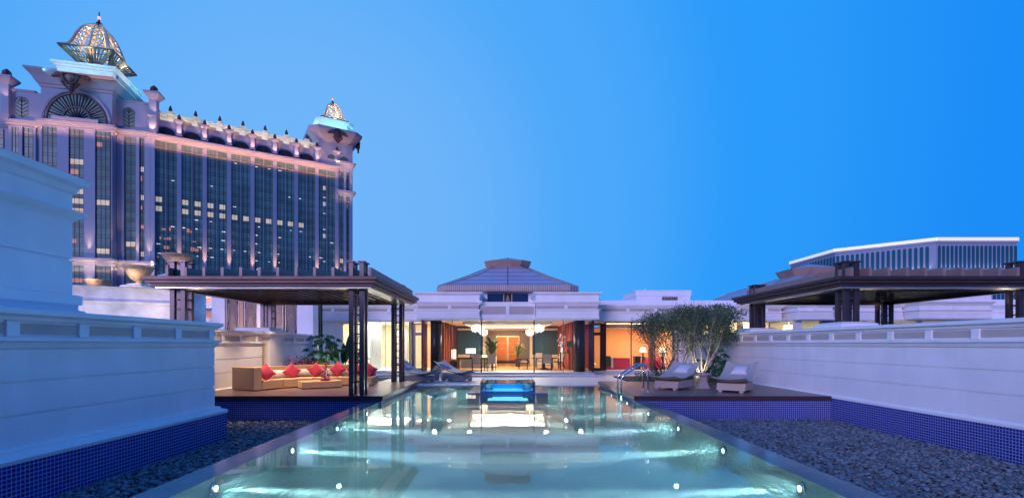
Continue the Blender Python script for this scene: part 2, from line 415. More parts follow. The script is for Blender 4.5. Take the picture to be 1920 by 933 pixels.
# pool lamps in the side walls
plamp0 = None
lampY = [4.4, 6.75, 9.15, 11.55, 14.0, 16.5, 19.0]
for s in (-1, 1):
    for i, y in enumerate(lampY):
        lab = ('round white lamp under water in the %s wall of the pool, ' % ('left' if s < 0 else 'right')) + ['nearest the camera', 'second from the camera', 'third from the camera', 'fourth from the camera', 'fifth from the camera', 'sixth from the camera', 'seventh, nearest the house'][i]
        t = thing('pool_lamp', lab, 'pool lamp', (s*4.1, y, -.36), 'underwater lamps in the side walls of the pool')
        TT = Matrix.Rotation(-s*math.pi/2, 4, 'Y')
        MB(TT).lathe([(.10,0),(.10,.02),(.075,.03)], n=14).build('rim', steel, t)
        MB(TT).lathe([(.045,.031),(.04,.038),(.0,.04)], n=14).build('lens', poolamp, t)
        spot((s*4.03, y, -.36), (0, y, -.58), 13000, (.86,1,.99), angle=8, blend=1.0, r=.03, name='pool_spot')
        spot((s*4.03, y, -.36), (0, y, -.75), 95, (.60,.98,1.0), angle=150, blend=1.0, r=.05, name='pool_spot')
for x in (-2.6,2.6):
    spot((x, 21.5, -.36), (x, 18, -.8), 160, (.85,1,.97), angle=80, blend=.9, r=.05, name='pool_spot')
area((0,20.6,-.3),(0,20.6,-2),5,1.2,70,(.6,1,.95),'pool_fill')  # unseen fill under the water, without a lamp body

# patio, decks
smb('patio', patiom, -11.0,10.3,21.8,34,-.6,-.18)
smb('patio_edge', patiom, -4.1,4.1,21.6,21.8,-.6,-.17)
struct(MB().box(-10.3,4.0,27.3,27.65,-.18,-.07).build('patio_step', patiom))
smb('patio_step', patiom, -5.3,5.3,26.95,27.3,-.18,-.075)
def deck(x0, x1):
    s = -1 if x0 < 0 else 1
    struct(MB().box(x0,x1,15.44,21.55,-.04,0).build('deck', deckm))
    mb = MB().box(x0-.01,x1+.01,15.40,15.438,-.13,.003)
    if s < 0: mb.box(x1+.002,x1+.04,15.40,21.55,-.13,.003)
    else: mb.box(x0-.04,x0-.002,15.40,21.55,-.13,.003)
    mb.box(x0,x1,21.552,21.59,-.13,.003)
    struct(mb.build('deck_edge', deckedge))
    struct(MB().box(x0+.03,x1-.03,15.47,21.52,-1.2,-.042).build('deck_base', tileblue))
deck(-10.5,-4.02); deck(4.06,10.36)

# ================================================================== GARDEN WALLS
WL = [(-.06,.05),(.0,.05),(.05,.0),(.58,0),(.583,-.035),(.61,-.035),(.613,0),(1.08,0),(1.083,-.035),(1.11,-.035),(1.113,0),(1.57,0),(1.60,.03),(1.68,.06),(1.70,.11),(1.76,.11),(1.765,.0),(2.0,.0),(2.005,.05),(2.06,.07),(2.10,.14),(2.17,.14),(2.19,.0)]
WLp = [(-.08,.20),(-.02,.22),(.02,.19),(.05,.10),(.10,.09),(.12,0)] + WL[3:]
def frieze(mb_b, mb_w, s, xf, y0, y1, first, step, w=.19):
    a,b = sorted((xf, xf - s*.03)); mb_b.box(a,b,y0,y1,1.77,1.998)
def garden_wall(name, label, x0, x1, y0, y1, lv, face, first, step, tz=None, tile_off=.0, cap_end=True):
    t = thing(name, label, 'wall', (x0 if face>0 else x1, (y0+y1)/2, -.75), world=True)
    MB().stack(x0,x1,y0,y1,lv).build('wall', white, t)
    xf = x1 if face > 0 else x0
    y = first; prev = y0+.01; fr = MB(); n = 0
    ys = []
    while y < y1 - .1: ys.append(y); y += step
    a,b = sorted((xf+face*.0, xf+face*.016))
    for yy in ys + [None]:
        e = (yy-.10) if yy else y1-.02
        fr.box(a,b,prev,e,1.80,1.965); prev = (yy+.10) if yy else 0
    fr.build('frieze_panels', beige, t)
    for yy in ys[:60]:
        a,b = sorted((xf, xf+face*.05)); MB().box(a,b,yy-.095,yy+.095,1.768,1.997).build('frieze_block', white, t, bevel=.004)
    a,b = sorted((xf-face*.5, xf+face*tile_off))
    MB().box(min(a,b),max(a,b),y0+.0,y1+(tile_off if cap_end else 0),-1.2,lv[0][0]-.003).build('mosaic_base', tileblue, t)
    return t
gw = garden_wall('garden_wall','long pale wall with beige frieze and blue mosaic foot, right of the gravel and deck',10.36,11.7,-5,30,WL,-1,2.35,1.19,tile_off=.03)
# left foreground wall, two tiers
lw = garden_wall('garden_wall','big two tiered wall in blue shade with mosaic foot at the left edge, nearest the camera',-14,-7.3,-5,12.05,WLp,1,1.15,1.19,tile_off=.19)
UP = [(2.185,.13),(2.27,.13),(2.28,.06),(2.37,.06),(2.38,.10),(2.55,.10),(2.57,0),(3.2,0),(3.203,-.035),(3.23,-.035),(3.233,0),(3.90,0),(3.95,.03),(4.02,.12),(4.07,.16),(4.10,.16),(4.12,.0),(4.42,0),(4.45,.04),(4.55,.07),(4.60,.17),(4.72,.19),(4.73,0)]
MB().stack(-14,-8.1,-5,9.0,UP).build('upper_tier', white, lw)
garden_wall('garden_wall','white wall behind the curved sofa with beige frieze, left side of the deck',-11.7,-10.5,12.07,26.9,WL,1,13.0,1.19)
# pillar with a carved light strip
t = thing('wall_pillar','square white pillar with lit carved strip and capstone between sofa wall and plants','pillar',(-10.7,21.4,0),world=True)
MB().stack(-11.75,-10.2,20.75,22.0,[(-.1,.03),(.1,.03),(.12,0),(1.95,0),(2.0,.06),(2.1,.14),(2.2,.14),(2.22,.02),(2.36,-.06),(2.38,-.15)]).build('shaft', white, t)
MB().box(-10.62,-10.24,20.715,20.748,.35,1.78).build('carved_strip_frame', white, t)
mb = MB()
for k in range(26):
    z = .42+k*.05; mb.tube([(-10.5,20.705,z),(-10.43+.05*math.sin(k*1.7),20.69,z+.04),(-10.36,20.705,z+.01)],.013,5)
mb.build('carving', gold, t)
# capstones that carry the right pavilion
for (yy, lab) in ((15.75,'stepped white capstone on the right wall under the front post of the pavilion'),(21.4,'stepped white capstone on the right wall under the rear post of the pavilion')):
    o = MB().stack(10.45,11.6,yy-.62,yy+.62,[(2.19,.1),(2.24,.1),(2.25,0),(2.30,0),(2.36,-.12),(2.37,-.2)]).build('capstone', white)
    tag(o, lab, 'capstone', 'capstones on the right wall')
o = MB().stack(-11.3,-10.35,15.1,16.4,[(2.19,.05),(2.26,.05),(2.34,-.1),(2.35,-.15)]).build('capstone', white)
tag(o,'white capstone on the left wall under the front left post of the sofa pavilion','capstone')

# ================================================================== PAVILIONS
def column_mb():
    mb = MB(); 
    for sx in (-1,1):
        for sy in (-1,1): mb.box(sx*.17-.07,sx*.17+.07,sy*.17-.07,sy*.17+.07,0,1)
    return mb
def make_pavilion(name, label, c, bases):
    t = thing(name, label, 'pavilion', (c[0], c[1], 0))
    for (x, y, z0) in bases:
        posts = MB()
        h = 4.22 + .06*(1 if y<0 else 0)
        for sx in (-1,1):
            for sy in (-1,1): posts.box(x+sx*.17-.075,x+sx*.17+.075,y+sy*.17-.06,y+sy*.17+.06,z0,h)
        col = posts.build('column', postm, t, bevel=.006)
        for sx in (-1,1):
            for sy in (-1,1): MB().box(x+sx*.17-.12,x+sx*.17+.12,y+sy*.17-.11,y+sy*.17+.11,h+.002,h+.04).build('post_cap', postm, col)
        rg = MB(); z = z0+.42
        while z < 3.3:
            for q in (-1,1):
                rg.box(x-.094,x+.094,y+q*.17-.018,y+q*.17+.018,z,z+.035)
                rg.box(x+q*.17-.018,x+q*.17+.018,y-.109,y+.109,z,z+.035)
            z += .31
        rg.build('rungs', bronze, col)
    X, Y0, Y1 = 3.66, -3.57, 3.63
    def ring(i, z0, z1, wid=.12):
        m = MB(); x = X-i; a = Y0+i; b = Y1-i
        m.box(-x,x,a,a+wid,z0,z1); m.box(-x,x,b-wid,b,z0,z1); m.box(-x,-x+wid,a+wid,b-wid,z0,z1); m.box(x-wid,x,a+wid,b-wid,z0,z1); return m
    fa = ring(0,3.66,3.77).build('fascia', bronze, t, bevel=.008)
    ring(.07,3.555,3.658).build('fascia', bronze, t, bevel=.008)
    ring(.16,3.47,3.553).build('fascia', bronze, t, bevel=.008)
    ring(.26,3.42,3.468,.50).build('soffit_band', soffitm, t)
    MB().box(-X+.1,X-.1,Y0+.1,Y1-.1,3.70,3.74).build('roof_panel', bronze, t)
    ring(.78,3.38,3.50,.06).build('inner_beam', bronze, t)
    n = 12
    for i in range(n):
        x = -X+.62+i*.583
        MB().prism_y([(x-.045,3.772),(x+.045,3.772),(x+.045,4.08),(x-.045,4.08)], Y0+.28, Y1-.28).build('rafter', bronze2, t)
    for i in range(17):
        x = -X+.95+i*.35
        r = MB().box(x-.03,x+.03,Y0+.84,Y1-.84,3.50,3.68).build('ceiling_slat', bronze, t)
        MB().box(x-.008,x+.008,Y0+.86,Y1-.86,3.494,3.498).build('slat_edge', steel, r)
    return t
pav = make_pavilion('pavilion','dark bronze pavilion with open rafters over the sofa deck, left of the pool',(-7.73,18.57),
    [(2.87,-2.82,0),(2.87,2.85,0),(-2.87,-2.82,2.36),(-2.87,2.85,2.38)])
pav2 = make_pavilion('pavilion','dark bronze pavilion with open rafters standing behind the long right wall',(13.92,18.57),
    [(-2.87,-2.82,2.37),(-2.87,2.85,2.37),(2.75,-2.82,0),(2.75,2.85,0)])
# small uplights on the posts of the pavilions
for cx in (-7.73, 13.92):
    for (x,y) in ((-2.5,-2.7),(2.45,-2.7),(-2.5,2.7),(2.45,2.7)):
        spot((cx+x,18.57+y,2.9),(cx+x*.86,18.57+y*1.05,3.5),40,(1,.9,.7),120,.9,.03)
# warm downlights under the sofa pavilion
for (x,y) in ((-9.2,17.2),(-6.6,17.2),(-9.2,20),(-6.6,20)):
    spot((x,y,3.36),(x,y,0),400,(1,.70,.45),100,.8,.06)
spot((-9.2,16.6,3.3),(-8.6,19.5,.3),300,(1,.72,.5),75,.8,.06)

# ================================================================== HOUSE
HX,HY = 0,0
v = thing('villa','white villa with glass front and copper hipped roof at the end of the pool','villa',(0,34,0),world=True)
LOW = [(3.06,-.02),(3.10,.03),(3.20,.03),(3.22,0),(3.54,0),(3.57,.07),(3.62,.07),(3.625,-.03),(3.81,-.03),(3.83,.05),(3.90,.09),(3.96,.15),(4.04,.16),(4.05,-.1)]
MB().stack(-11.45,-5.2,29.3,36,LOW).build('cornice', white, v)
MB().stack(5.2,16.6,29.3,36,LOW).build('cornice', white, v)
BAY = [(3.06,-.03),(3.12,.03),(3.22,.03),(3.25,0),(3.54,0),(3.57,.08),(3.62,.08),(3.625,-.03),(3.86,-.03),(3.88,.02),(3.97,.08),(4.02,.16),(4.10,.16),(4.11,0),(4.42,0),(4.46,.05),(4.52,.15),(4.60,.17),(4.61,-.1)]
MB().stack(-5.15,-1.6,27.4,30.8,BAY).build('parapet', white, v)
MB().stack(1.6,5.15,27.4,30.8,BAY).build('parapet', white, v)
MB().stack(-1.57,1.57,27.62,30.8,[(3.06,-.02),(3.12,.02),(3.22,.02),(3.24,0),(3.96,0),(3.98,.03),(4.07,.05),(4.08,-.1)]).build('parapet', white, v)
def fpanels(x0,x1,yf,z0,z1,blocks):
    m = MB(); prev = x0
    for b in blocks+[None]:
        e = b-.1 if b is not None else x1
        m.box(prev,e,yf-.018,yf+.0,z0,z1); prev = (b+.1) if b is not None else 0
    m.build('frieze_panels', beige, v)
    for b in blocks: MB().box(b-.09,b+.09,yf-.05,yf+.02,z0-.03,z1+.03).build('frieze_block', white, v)
fpanels(-5.1,-1.65,27.43,3.66,3.83,[-3.3]); fpanels(1.65,5.1,27.43,3.66,3.83,[3.3])
fpanels(-1.5,1.5,27.62,3.36,3.82,[0.0])
fpanels(-11.3,-5.2,29.33,3.65,3.79,[-10.6,-8.9,-7.2,-5.6]); fpanels(5.3,16.5,29.33,3.65,3.79,[5.6+1.68*k for k in range(7)])
MB().box(5.2,19,32,40,4.0,4.55).build('rear_parapet', white, v)
MB().box(-11.4,-5.2,32,40,4.0,4.3).build('rear_parapet', white, v)
MB().box(-5.1,5.1,30.85,44,3.08,4.3).build('roof_deck', white, v)
# plant room with grille
MB().stack(9.1,12.9,34.2,38,[(4.3,0),(5.05,0),(5.07,.05),(5.4,.06),(5.45,.1),(5.47,.1)]).build('roof_room', white, v)
mb = MB(); mb.box(10.9,12.0,34.17,34.19,4.66,5.0); g = mb.build('grille', latback, v)
mb = MB()
for k in range(9): mb.box(10.9+k*.13,10.93+k*.13,34.14,34.168,4.66,5.0)
for k in range(4): mb.box(10.9,12.0,34.12,34.138,4.66+k*.1,4.68+k*.1)
mb.build('grille_bars', latticem, g)
# drum, hipped copper roof, lantern
MB().box(-3.7,3.7,30.9,38.3,4.3,4.92).build('drum_wall', white, v)
for s in (-1,1):
    a,b = sorted((s*.28, s*1.3)); MB().box(a,b,30.86,30.898,4.14,4.88).build('window', indigo, v)
MB().box(-.22,.22,30.84,30.898,4.14,4.88).build('lattice_panel', latback, v)
mb = MB()
for k in range(-3,4): mb.tube([(k*.06,30.82,4.16),(k*.03,30.82,4.5),(0,30.82,4.85)],.012,4)
mb.box(-.29,-.225,30.80,30.898,4.14,4.9); mb.box(.225,.29,30.80,30.898,4.14,4.9)
mb.build('lattice', latticem, v)
def oct_pts(c, a, ch):   # chamfered square
    x, y = c; k = a-ch
    return [(x-k,y-a),(x+k,y-a),(x+a,y-k),(x+a,y+k),(x+k,y+a),(x-k,y+a),(x-a,y+k),(x-a,y-k)]
def loft(rings, mb, cap=True):
    n = len(rings[0][0]); vs = []; fs = []
    for pts, z in rings: vs += [(x,y,z) for x,y in pts]
    for k in range(len(rings)-1):
        for i in range(n): fs.append((k*n+i,k*n+(i+1)%n,(k+1)*n+(i+1)%n,(k+1)*n+i))
    if cap: fs.append(tuple(range(n-1,-1,-1))); m=(len(rings)-1)*n; fs.append(tuple(range(m,m+n)))
    return mb.add(vs, fs)
RC = (0, 34.6)
def copper_roof(v, RC, z, k, a):
    # k scale
    e = loft([(oct_pts(RC,a-.25*k,.5*k),z),(oct_pts(RC,a-.05*k,.55*k),z+.03*k),(oct_pts(RC,a,.6*k),z+.12*k),(oct_pts(RC,a,.6*k),z+.36*k),(oct_pts(RC,a-.03*k,.6*k),z+.40*k)], MB()).build('eave', eavem, v)
    rr = loft([(oct_pts(RC,a-.06*k,.6*k),z+.402*k),(oct_pts(RC,a-1.7*k,.8*k),z+1.27*k),(oct_pts(RC,1.5*k,.62*k),z+2.0*k)], MB()).build('roof', roofm, v)
    p0 = oct_pts(RC,a-.06*k,.6*k); p1 = oct_pts(RC,a-1.7*k,.8*k); p2 = oct_pts(RC,1.5*k,.62*k)
    for i in range(8): MB().tube([(*p0[i],z+.42*k),(*p1[i],z+1.29*k),(*p2[i],z+2.02*k)],.03*k,5).build('roof_ridge', copper, v)
    loft([(oct_pts(RC,1.35*k,.55*k),z+1.9*k),(oct_pts(RC,1.62*k,.66*k),z+2.42*k),(oct_pts(RC,1.64*k,.66*k),z+2.47*k)], MB()).build('roof_lantern', copper, v)
    loft([(oct_pts(RC,1.5*k,.6*k),z+2.472*k),(oct_pts(RC,.7*k,.28*k),z+2.72*k),(oct_pts(RC,.02,.008),z+2.9*k)], MB()).build('lantern_roof', roofm, v)
copper_roof(v, RC, 4.93, 1.0, 4.5)

# ---- floor, soffit, walls, glass of the centre room
MB().box(-5.0,5.0,27.7,30.0,-.17,.035).build('threshold', patiom, v)
MB().box(-11.2,-5.0,29.5,36,-.17,.035).build('floor', bathtile, v)
MB().box(5.0,12,29.5,36,-.17,.035).build('floor', patiom, v)
MB().box(-5.0,5.0,30.002,43.2,-.17,.033).build('floor', floorwood, v)
MB().box(-5.0,5.0,27.45,37.6,3.035,3.057).build('ceiling', ceilm, v)
mb = MB().box(-2.6,2.6,29.2,29.3,2.86,3.03).box(-2.6,2.6,36.0,36.1,2.86,3.03).box(-2.7,-2.6,29.2,36.1,2.86,3.03).box(2.6,2.7,29.2,36.1,2.86,3.03)
mb.build('ceiling_coffer', ceilm, v)
mb = MB()
for k in range(46): mb.box(-2.3+k*.1,-2.25+k*.1,33.5,33.56,2.9,3.03)
mb.build('ceiling_trim', gold, v)
MB().box(-5.0,5.0,37.62,43.3,2.75,2.9).build('ceiling', ceilm, v)
for s in (-1,1):
    a,b = sorted((s*3.95,s*4.1)); MB().box(a,b,30.0,38.2,.035,3.03).build('wall_panel', redwood, v)
    mb = MB()
    for k in range(9):
        y = 30.4+k*.9; a,b = sorted((s*3.95,s*3.90)); mb.box(a,b,y,y+.12,.04,3.03)
    mb.build('panel_ribs', woodd if s<0 else redwood, v)
    MB().lathe([(.34,.036),(.34,3.03)], (s*4.22,28.55,0), 20).build('pillar', potm, v, smooth=True)
    a,b = sorted((s*1.75,s*1.95)); MB().box(a,b,38.3,38.5,.035,2.75).build('inner_post', creamwall, v)
    a,b = sorted((s*1.95,s*4.0)); MB().box(a,b,38.32,38.4,.85,2.75).build('window', teal, v)
    MB().box(a,b,38.25,38.45,.035,.84).build('window_sill_wall', creamwall, v)
    a,b = sorted((s*1.95,s*5.0)); MB().box(a,b,43,43.2,.035,2.75).build('back_wall', greywall, v)
MB().box(-1.95,1.95,43,43.2,.035,2.75).build('back_wall', greywall, v)
MB().box(-1.0,1.0,42.9,42.99,.25,2.35).build('panel', panelwall, v)
mb = MB()
for s in (-1.02,1.0): mb.box(s-.04,s+.04,42.84,42.89,.2,2.38)
mb.box(-1.05,1.05,42.84,42.89,2.30,2.40); mb.box(-.09,.09,42.84,42.89,.2,2.35)
for z in (.75,1.25,1.75): mb.box(-1,1,42.86,42.885,z,z+.02)
mb.build('panel_frame', gold, v)
MB().box(-1.9,1.9,41.5,42.8,.035,.2).build('dais', potm, v)
# glass front: centre box
gl = MB(); 
xs = [-4.93,-3.2,-1.52,1.52,3.2,4.93]
for a,b in zip(xs[:-1],xs[1:]): MB().box(a+.02,b-.02,27.895,27.907,.05,3.03).build('glass_pane', glassm, v)
for s in (-1,1): MB().box(s*4.93-.006,s*4.93+.006,27.93,29.75,.05,3.03).build('glass_pane', glassm, v)
mb = MB()
for x,w in zip(xs,(.045,.014,.035,.035,.014,.045)): mb.box(x-w,x+w,27.86,27.94,.036,3.034)
mb.build('glass_frame', blackm, v)
# wings
wl = {'left':(-11.3,-5.0),'right':(5.0,10.3)}
MB().box(-11.3,-5.0,29.35,36,3.03,3.055).build('ceiling', ceilm, v)
MB().box(5.0,16.4,29.35,36,3.03,3.055).build('ceiling', ceilm, v)
MB().box(-11.4,-10.2,29.75,30.0,-.1,3.03).build('front_wall', white, v)
MB().box(-10.15,-9.35,29.78,29.8,.05,2.9).build('glass_pane', glassm, v)
mb = MB().box(-10.2,-10.13,29.72,29.84,.036,3.03).box(-10.2,-9.3,29.72,29.84,2.9,3.03); mb.build('window_frame', creamwall, v)
MB().box(-9.35,-5.95,29.79,29.802,.05,3.02).build('glass_pane', glassm, v)
mb = MB().box(-9.36,-9.3,29.74,29.84,.036,3.03).box(-7.55,-7.53,29.77,29.82,.036,3.03).box(-6.06,-6.0,29.74,29.84,.036,3.03).box(-5.87,-5.80,29.72,29.84,.036,3.03)
mb.build('glass_frame', blackm, v)
MB().box(-11.3,-9.3,32.2,32.3,.035,3.03).build('room_wall', creamwall, v)
MB().box(-9.32,-9.25,29.9,36,.035,3.03).build('room_wall', bathtile, v)
MB().box(-8.9,-8.15,31.2,31.3,.035,3.03).build('shower_wall', bathtile, v)
mb = MB().tube([(-8.72,31.16,1.1),(-8.72,31.12,1.9)],.02,6).tube([(-8.72,31.14,1.9),(-8.72,30.95,2.0)],.014,6).lathe([(.07,0),(.07,.02)],(-8.72,30.93,1.97),10).lathe([(.05,0),(.05,.04)],(-8.45,31.13,1.0),10)
mb.build('shower_fitting', steel, v)
MB().box(-9.25,-5.0,35.0,35.1,.035,3.03).build('room_wall', creamwall, v)
MB().box(-8.05,-7.35,33.4,33.5,.035,2.6).build('cabinet', greywall, v)
MB().box(-7.1,-6.9,33.4,33.55,.035,2.6).build('door_jamb', greywall, v)
MB().box(-6.0,-5.85,29.9,30.1,.035,3.03).build('jamb_strip', white, v)
# brown doors next to the glass box
for s in (-1,1):
    a,b = sorted((s*5.02,s*5.78))
    f = MB().box(a,a+.09,29.72,29.86,.036,2.95).box(b-.09,b,29.72,29.86,.036,2.95).box(a+.09,b-.09,29.72,29.86,2.86,2.95).box(a+.09,b-.09,29.72,29.86,2.2,2.38).box(a+.09,b-.09,29.72,29.86,.036,.2)
    d = f.build('door', greywall if s<0 else woodd, v)
    MB().box(a+.1,b-.1,29.775,29.79,.21,2.19).build('door_glass', glassm, d)
    MB().box(a,b,32.6,32.7,.035,3.0).build('room_wall', warmwall if s<0 else redwood, v)
    MB().tube([(a+.07,29.70,1.0),(a+.07,29.66,1.02),(a+.07,29.66,1.3),(a+.07,29.70,1.32)],.012,6).build('handle', steel, d)
# right wing
MB().box(6.02,10.15,33.6,33.7,.035,2.72).build('room_wall', warmwall, v)
MB().box(6.02,10.15,29.95,33.6,2.72,2.8).build('ceiling_drop', ceilm, v)
mb = MB()
for k in range(4): mb.box(5.84+k*.055,5.87+k*.055,29.95,30.15,.036,2.95)
mb.build('timber_screen', woodd, v)
xs = [6.03,7.6,9.05,10.2]
for a,b in zip(xs[:-1],xs[1:]): MB().box(a+.02,b-.02,29.79,29.802,.05,3.02).build('glass_pane', glassm, v)
mb = MB().box(6.03,10.2,29.76,29.83,2.70,2.75)
for x in xs: mb.box(x-.025,x+.025,29.75,29.84,.036,3.03)
mb.build('glass_frame', blackm, v)
MB().box(8.83,9.05,30.0,30.4,.036,2.7).build('brick_pier', brick_mat('brick_red',(.30,.09,.04),(.36,.12,.06),(.12,.05,.03),.22,.07,.01,.6,offset=.5), v)
MB().box(12.0,16.4,30.4,30.6,-.1,3.03).build('back_wall', creamwall, v)
mb=MB()
for x in (12.6,13.6,14.4,15.2): mb.box(x,x+.35,30.3,30.39,1.5,3.0)
mb.build('window_frame', woodd, v)
MB().box(10.4,12.0,29.9,30.1,-.1,3.03).build('front_wall', white, v)
MB().box(10.16,10.28,29.95,33.7,.035,3.03).build('room_wall', warmwall, v)
# interior lamps of the house, with added fills for ceiling and patio
area((0,32.6,2.72),(0,32.6,4),4.6,5.5,70,(1,.9,.74),'ceiling_fill')  # added floating panel that brightens the ceiling
for x in (-9.5,-7,-4.2,-2.2,2.2,4.2,6.8): spot((x,27.75 if abs(x)<5 else 29.6,3.0),(x*1.02,25.6 if abs(x)<5 else 27.5,0),190,(1,.88,.74),95,.9,.13)  # downlights added under the eaves to brighten patio and loungers
area((0,30.9,2.84),(0,30.4,0),4.6,2.6,460,(1,.88,.72))
area((0,34.6,2.84),(0,35.2,0),5,3.2,420,(1,.83,.64))
area((0,41.4,2.7),(0,42.6,0),3,1.2,150,(1,.55,.26))
for s in (-1,1):
    for y in (30.9,32.7,34.5): spot((s*3.5,y,2.98),(s*3.9,y,0),130,(1,.66,.45),70,.7,.04)
area((-8.0,31.9,2.98),(-8.0,31.9,0),3,2.6,300,(1,.93,.78))
area((-10.3,31.0,2.98),(-10.3,31.4,0),1.6,1.6,110,(1,.80,.48))
area((-5.5,31.4,2.9),(-5.5,31.6,0),.6,1.2,60,(1,.75,.45))
area((7.9,31.8,2.70),(7.9,32.2,0),3,2.4,270,(1,.66,.36))
area((9.8,31.0,2.70),(9.8,31.4,0),.7,1.6,50,(1,.75,.5))
area((14,29.9,2.98),(14,30.6,1.5),4,.5,90,(1,.88,.6))
# ================================================================== NEIGHBOURING BUILDINGS
# villa behind the right pavilion
n2 = thing('villa','neighbouring white villa with copper roof behind the right pavilion','villa',(25,34,0),world=True)
MB().stack(16.9,19.0,28.2,40,LOW).build('cornice', white, n2)
MB().stack(19.4,23.2,28.4,40,LOW).build('cornice', white, n2)
MB().stack(23.3,27.4,27.4,40,BAY).build('parapet', white, n2)
MB().stack(27.6,36,29.3,40,LOW).build('cornice', white, n2)
MB().box(27.6,40,33,44,4.0,4.7).build('rear_parapet', white, n2)
for b in (17.9,20.5,22.2,25.3,29.2,30.9,32.6): 
    y = {17.9:28.2,20.5:28.4,22.2:28.4,25.3:27.4}.get(b,29.3)
    MB().box(b-.1,b+.1,y-.05,y+.02,3.63,3.85).build('frieze_block', white, n2)
MB().box(16.9,36,31.2,31.4,-.5,3.05).build('back_wall', creamwall, n2)
MB().box(16.9,36,28.3,40,3.03,3.055).build('ceiling', ceilm, n2)
for a,b in ((17.0,17.4),(18.6,19.5),(21.0,21.2),(24.2,24.5),(27.2,27.8)): MB().box(a,b,28.6,28.9,-.5,3.03).build('pillar', white if a != 18.6 else potm, n2)
for a,b in ((17.5,18.5),(19.6,20.9),(21.3,24.1),(24.6,27.1)): MB().box(a,b,28.74,28.76,-.1,3.0).build('glass_pane', glassm, n2)
copper_roof(n2, (25.6,41.2), 4.7, 1.3, 7.2)
area((18,29.9,2.95),(18,30.6,0),1.8,1.5,45,(1,.87,.55)); area((22,29.9,2.95),(22,30.6,0),4.5,1.5,110,(1,.92,.7)); area((26,29.9,2.95),(26,30.6,0),2.5,1.5,50,(1,.85,.6))

# screen wall with palm shaped bronze lattices at the left
sc = thing('screen_wall','white screen wall with bronze palm lattices behind the sofa pavilion','screen wall',(-13,25.5,-.5),world=True)
Ys = 25.5
def sx(p): return (p-952)*Ys/907
LV = [(-.5,0),(2.38,0),(2.383,-.015),(2.40,-.015),(2.403,0),(2.98,0),(2.983,-.015),(3.0,-.015),(3.003,0),(3.58,0),(3.583,-.015),(3.60,-.015),(3.603,0),(4.5,0)]
for a,b in ((397,421),(482,491),(557,587)):
    MB().stack(sx(a),sx(b),Ys,Ys+.7,LV).build('pier', white, sc)
MB().box(sx(397),sx(590),Ys-.1,Ys+.75,4.5,4.75).build('beam', white, sc)
MB().box(sx(397),sx(590),Ys+.05,Ys+.6,-.5,1.5).build('base_wall', white, sc)
def palm_lattice(a, b, z0=1.5, z1=4.45):
    x0, x1 = sx(a), sx(b); cx = (x0+x1)/2; w = (x1-x0)/2; h = z1-z0
    bk = MB().box(x0,x1,Ys+.30,Ys+.33,z0,z1).build('lattice_backing', latback, sc)
    m = MB(); y = Ys+.1
    m.box(x0,x0+.05,y-.03,y+.05,z0,z1).box(x1-.05,x1,y-.03,y+.05,z0,z1)
    for k in range(-4,5):
        a0 = k/4; pts = []
        for i in range(11):
            t = i/10; zz = z0+h*t*(1-.32*abs(a0)**1.5) ; xx = cx + (w-.05)*a0*math.sin(min(1,t*1.15)*math.pi/2)**1.3
            pts.append((xx,y,zz))
        m.tube(pts,.03,4)
    for k in range(1,4):
        f = .25*k+.12; pts = []
        for i in range(15):
            a0 = -1+2*i/14; pts.append((cx+(w-.05)*a0*(.35+.65*f), y+.02, z0+h*(f*1.0-.22*a0*a0*f)))
        m.tube(pts,.02,4)
    m.build('lattice', latticem, bk)
for a,b in ((422,447),(456,481),(510,530),(533,557)): palm_lattice(a,b)
for a,b in ((448,455),(491,494),(505,509)): MB().box(sx(a),sx(b),Ys+.05,Ys+.3,1.5,4.45).build('mullion', mat('tan_mullion',(.45,.28,.18),.6), sc)
MB().box(-10.95,-10.45,27.2,27.3,1.5,3.9).build('lattice_backing', latback, sc)
mb=MB()
for k in range(7):
    x = -10.9+k*.07; mb.tube([(x,27.12,1.5),(x+.05*math.sin(k),27.12,2.6),(x,27.12,3.9)],.012,4)
mb.build('lattice', gold, sc)
for (x) in (-14.2,-12.9,-12.0,-11.3): spot((x,24.6,1.8),(x+.1,25.6,4),60,(1,.62,.45),100,.9,.04)

# marble neighbour wall with three carved urns
mw = thing('marble_wall','brightly lit veined marble parapet under the carved urns, left','wall',(-24,27,0),world=True)
def wallT(p0, p1):
    d = Vector((p1[0]-p0[0], p1[1]-p0[1], 0)); L = d.length; a = math.atan2(d.y, d.x)
    return Matrix.Translation((p0[0],p0[1],0)) @ Matrix.Rotation(a,4,'Z'), L
T, L = wallT((-25.4,25.4),(-19.3,28.4))
MB(T).stack(-6,L,0,3,[(-.5,.0),(3.85,0),(3.9,.06),(3.98,.18),(4.02,.2),(4.05,.02),(4.6,.02),(4.65,.08),(4.78,.2),(4.85,.22),(4.88,0)]).build('parapet', marble, mw)
MB(T).stack(L-.1,L+.5,.2,2.8,[(-.5,.0),(3.9,0),(4.0,.1),(4.5,.05),(4.6,-.1)]).build('end_pier', marble, mw)
area((-21.5,24.5,1.6),(-22.5,27.5,3.6),4,.5,75,(1,.95,.93)); spot((-19.0,25.9,2.0),(-19.2,28.0,4.0),150,(1,.72,.45),95,.8,.1)
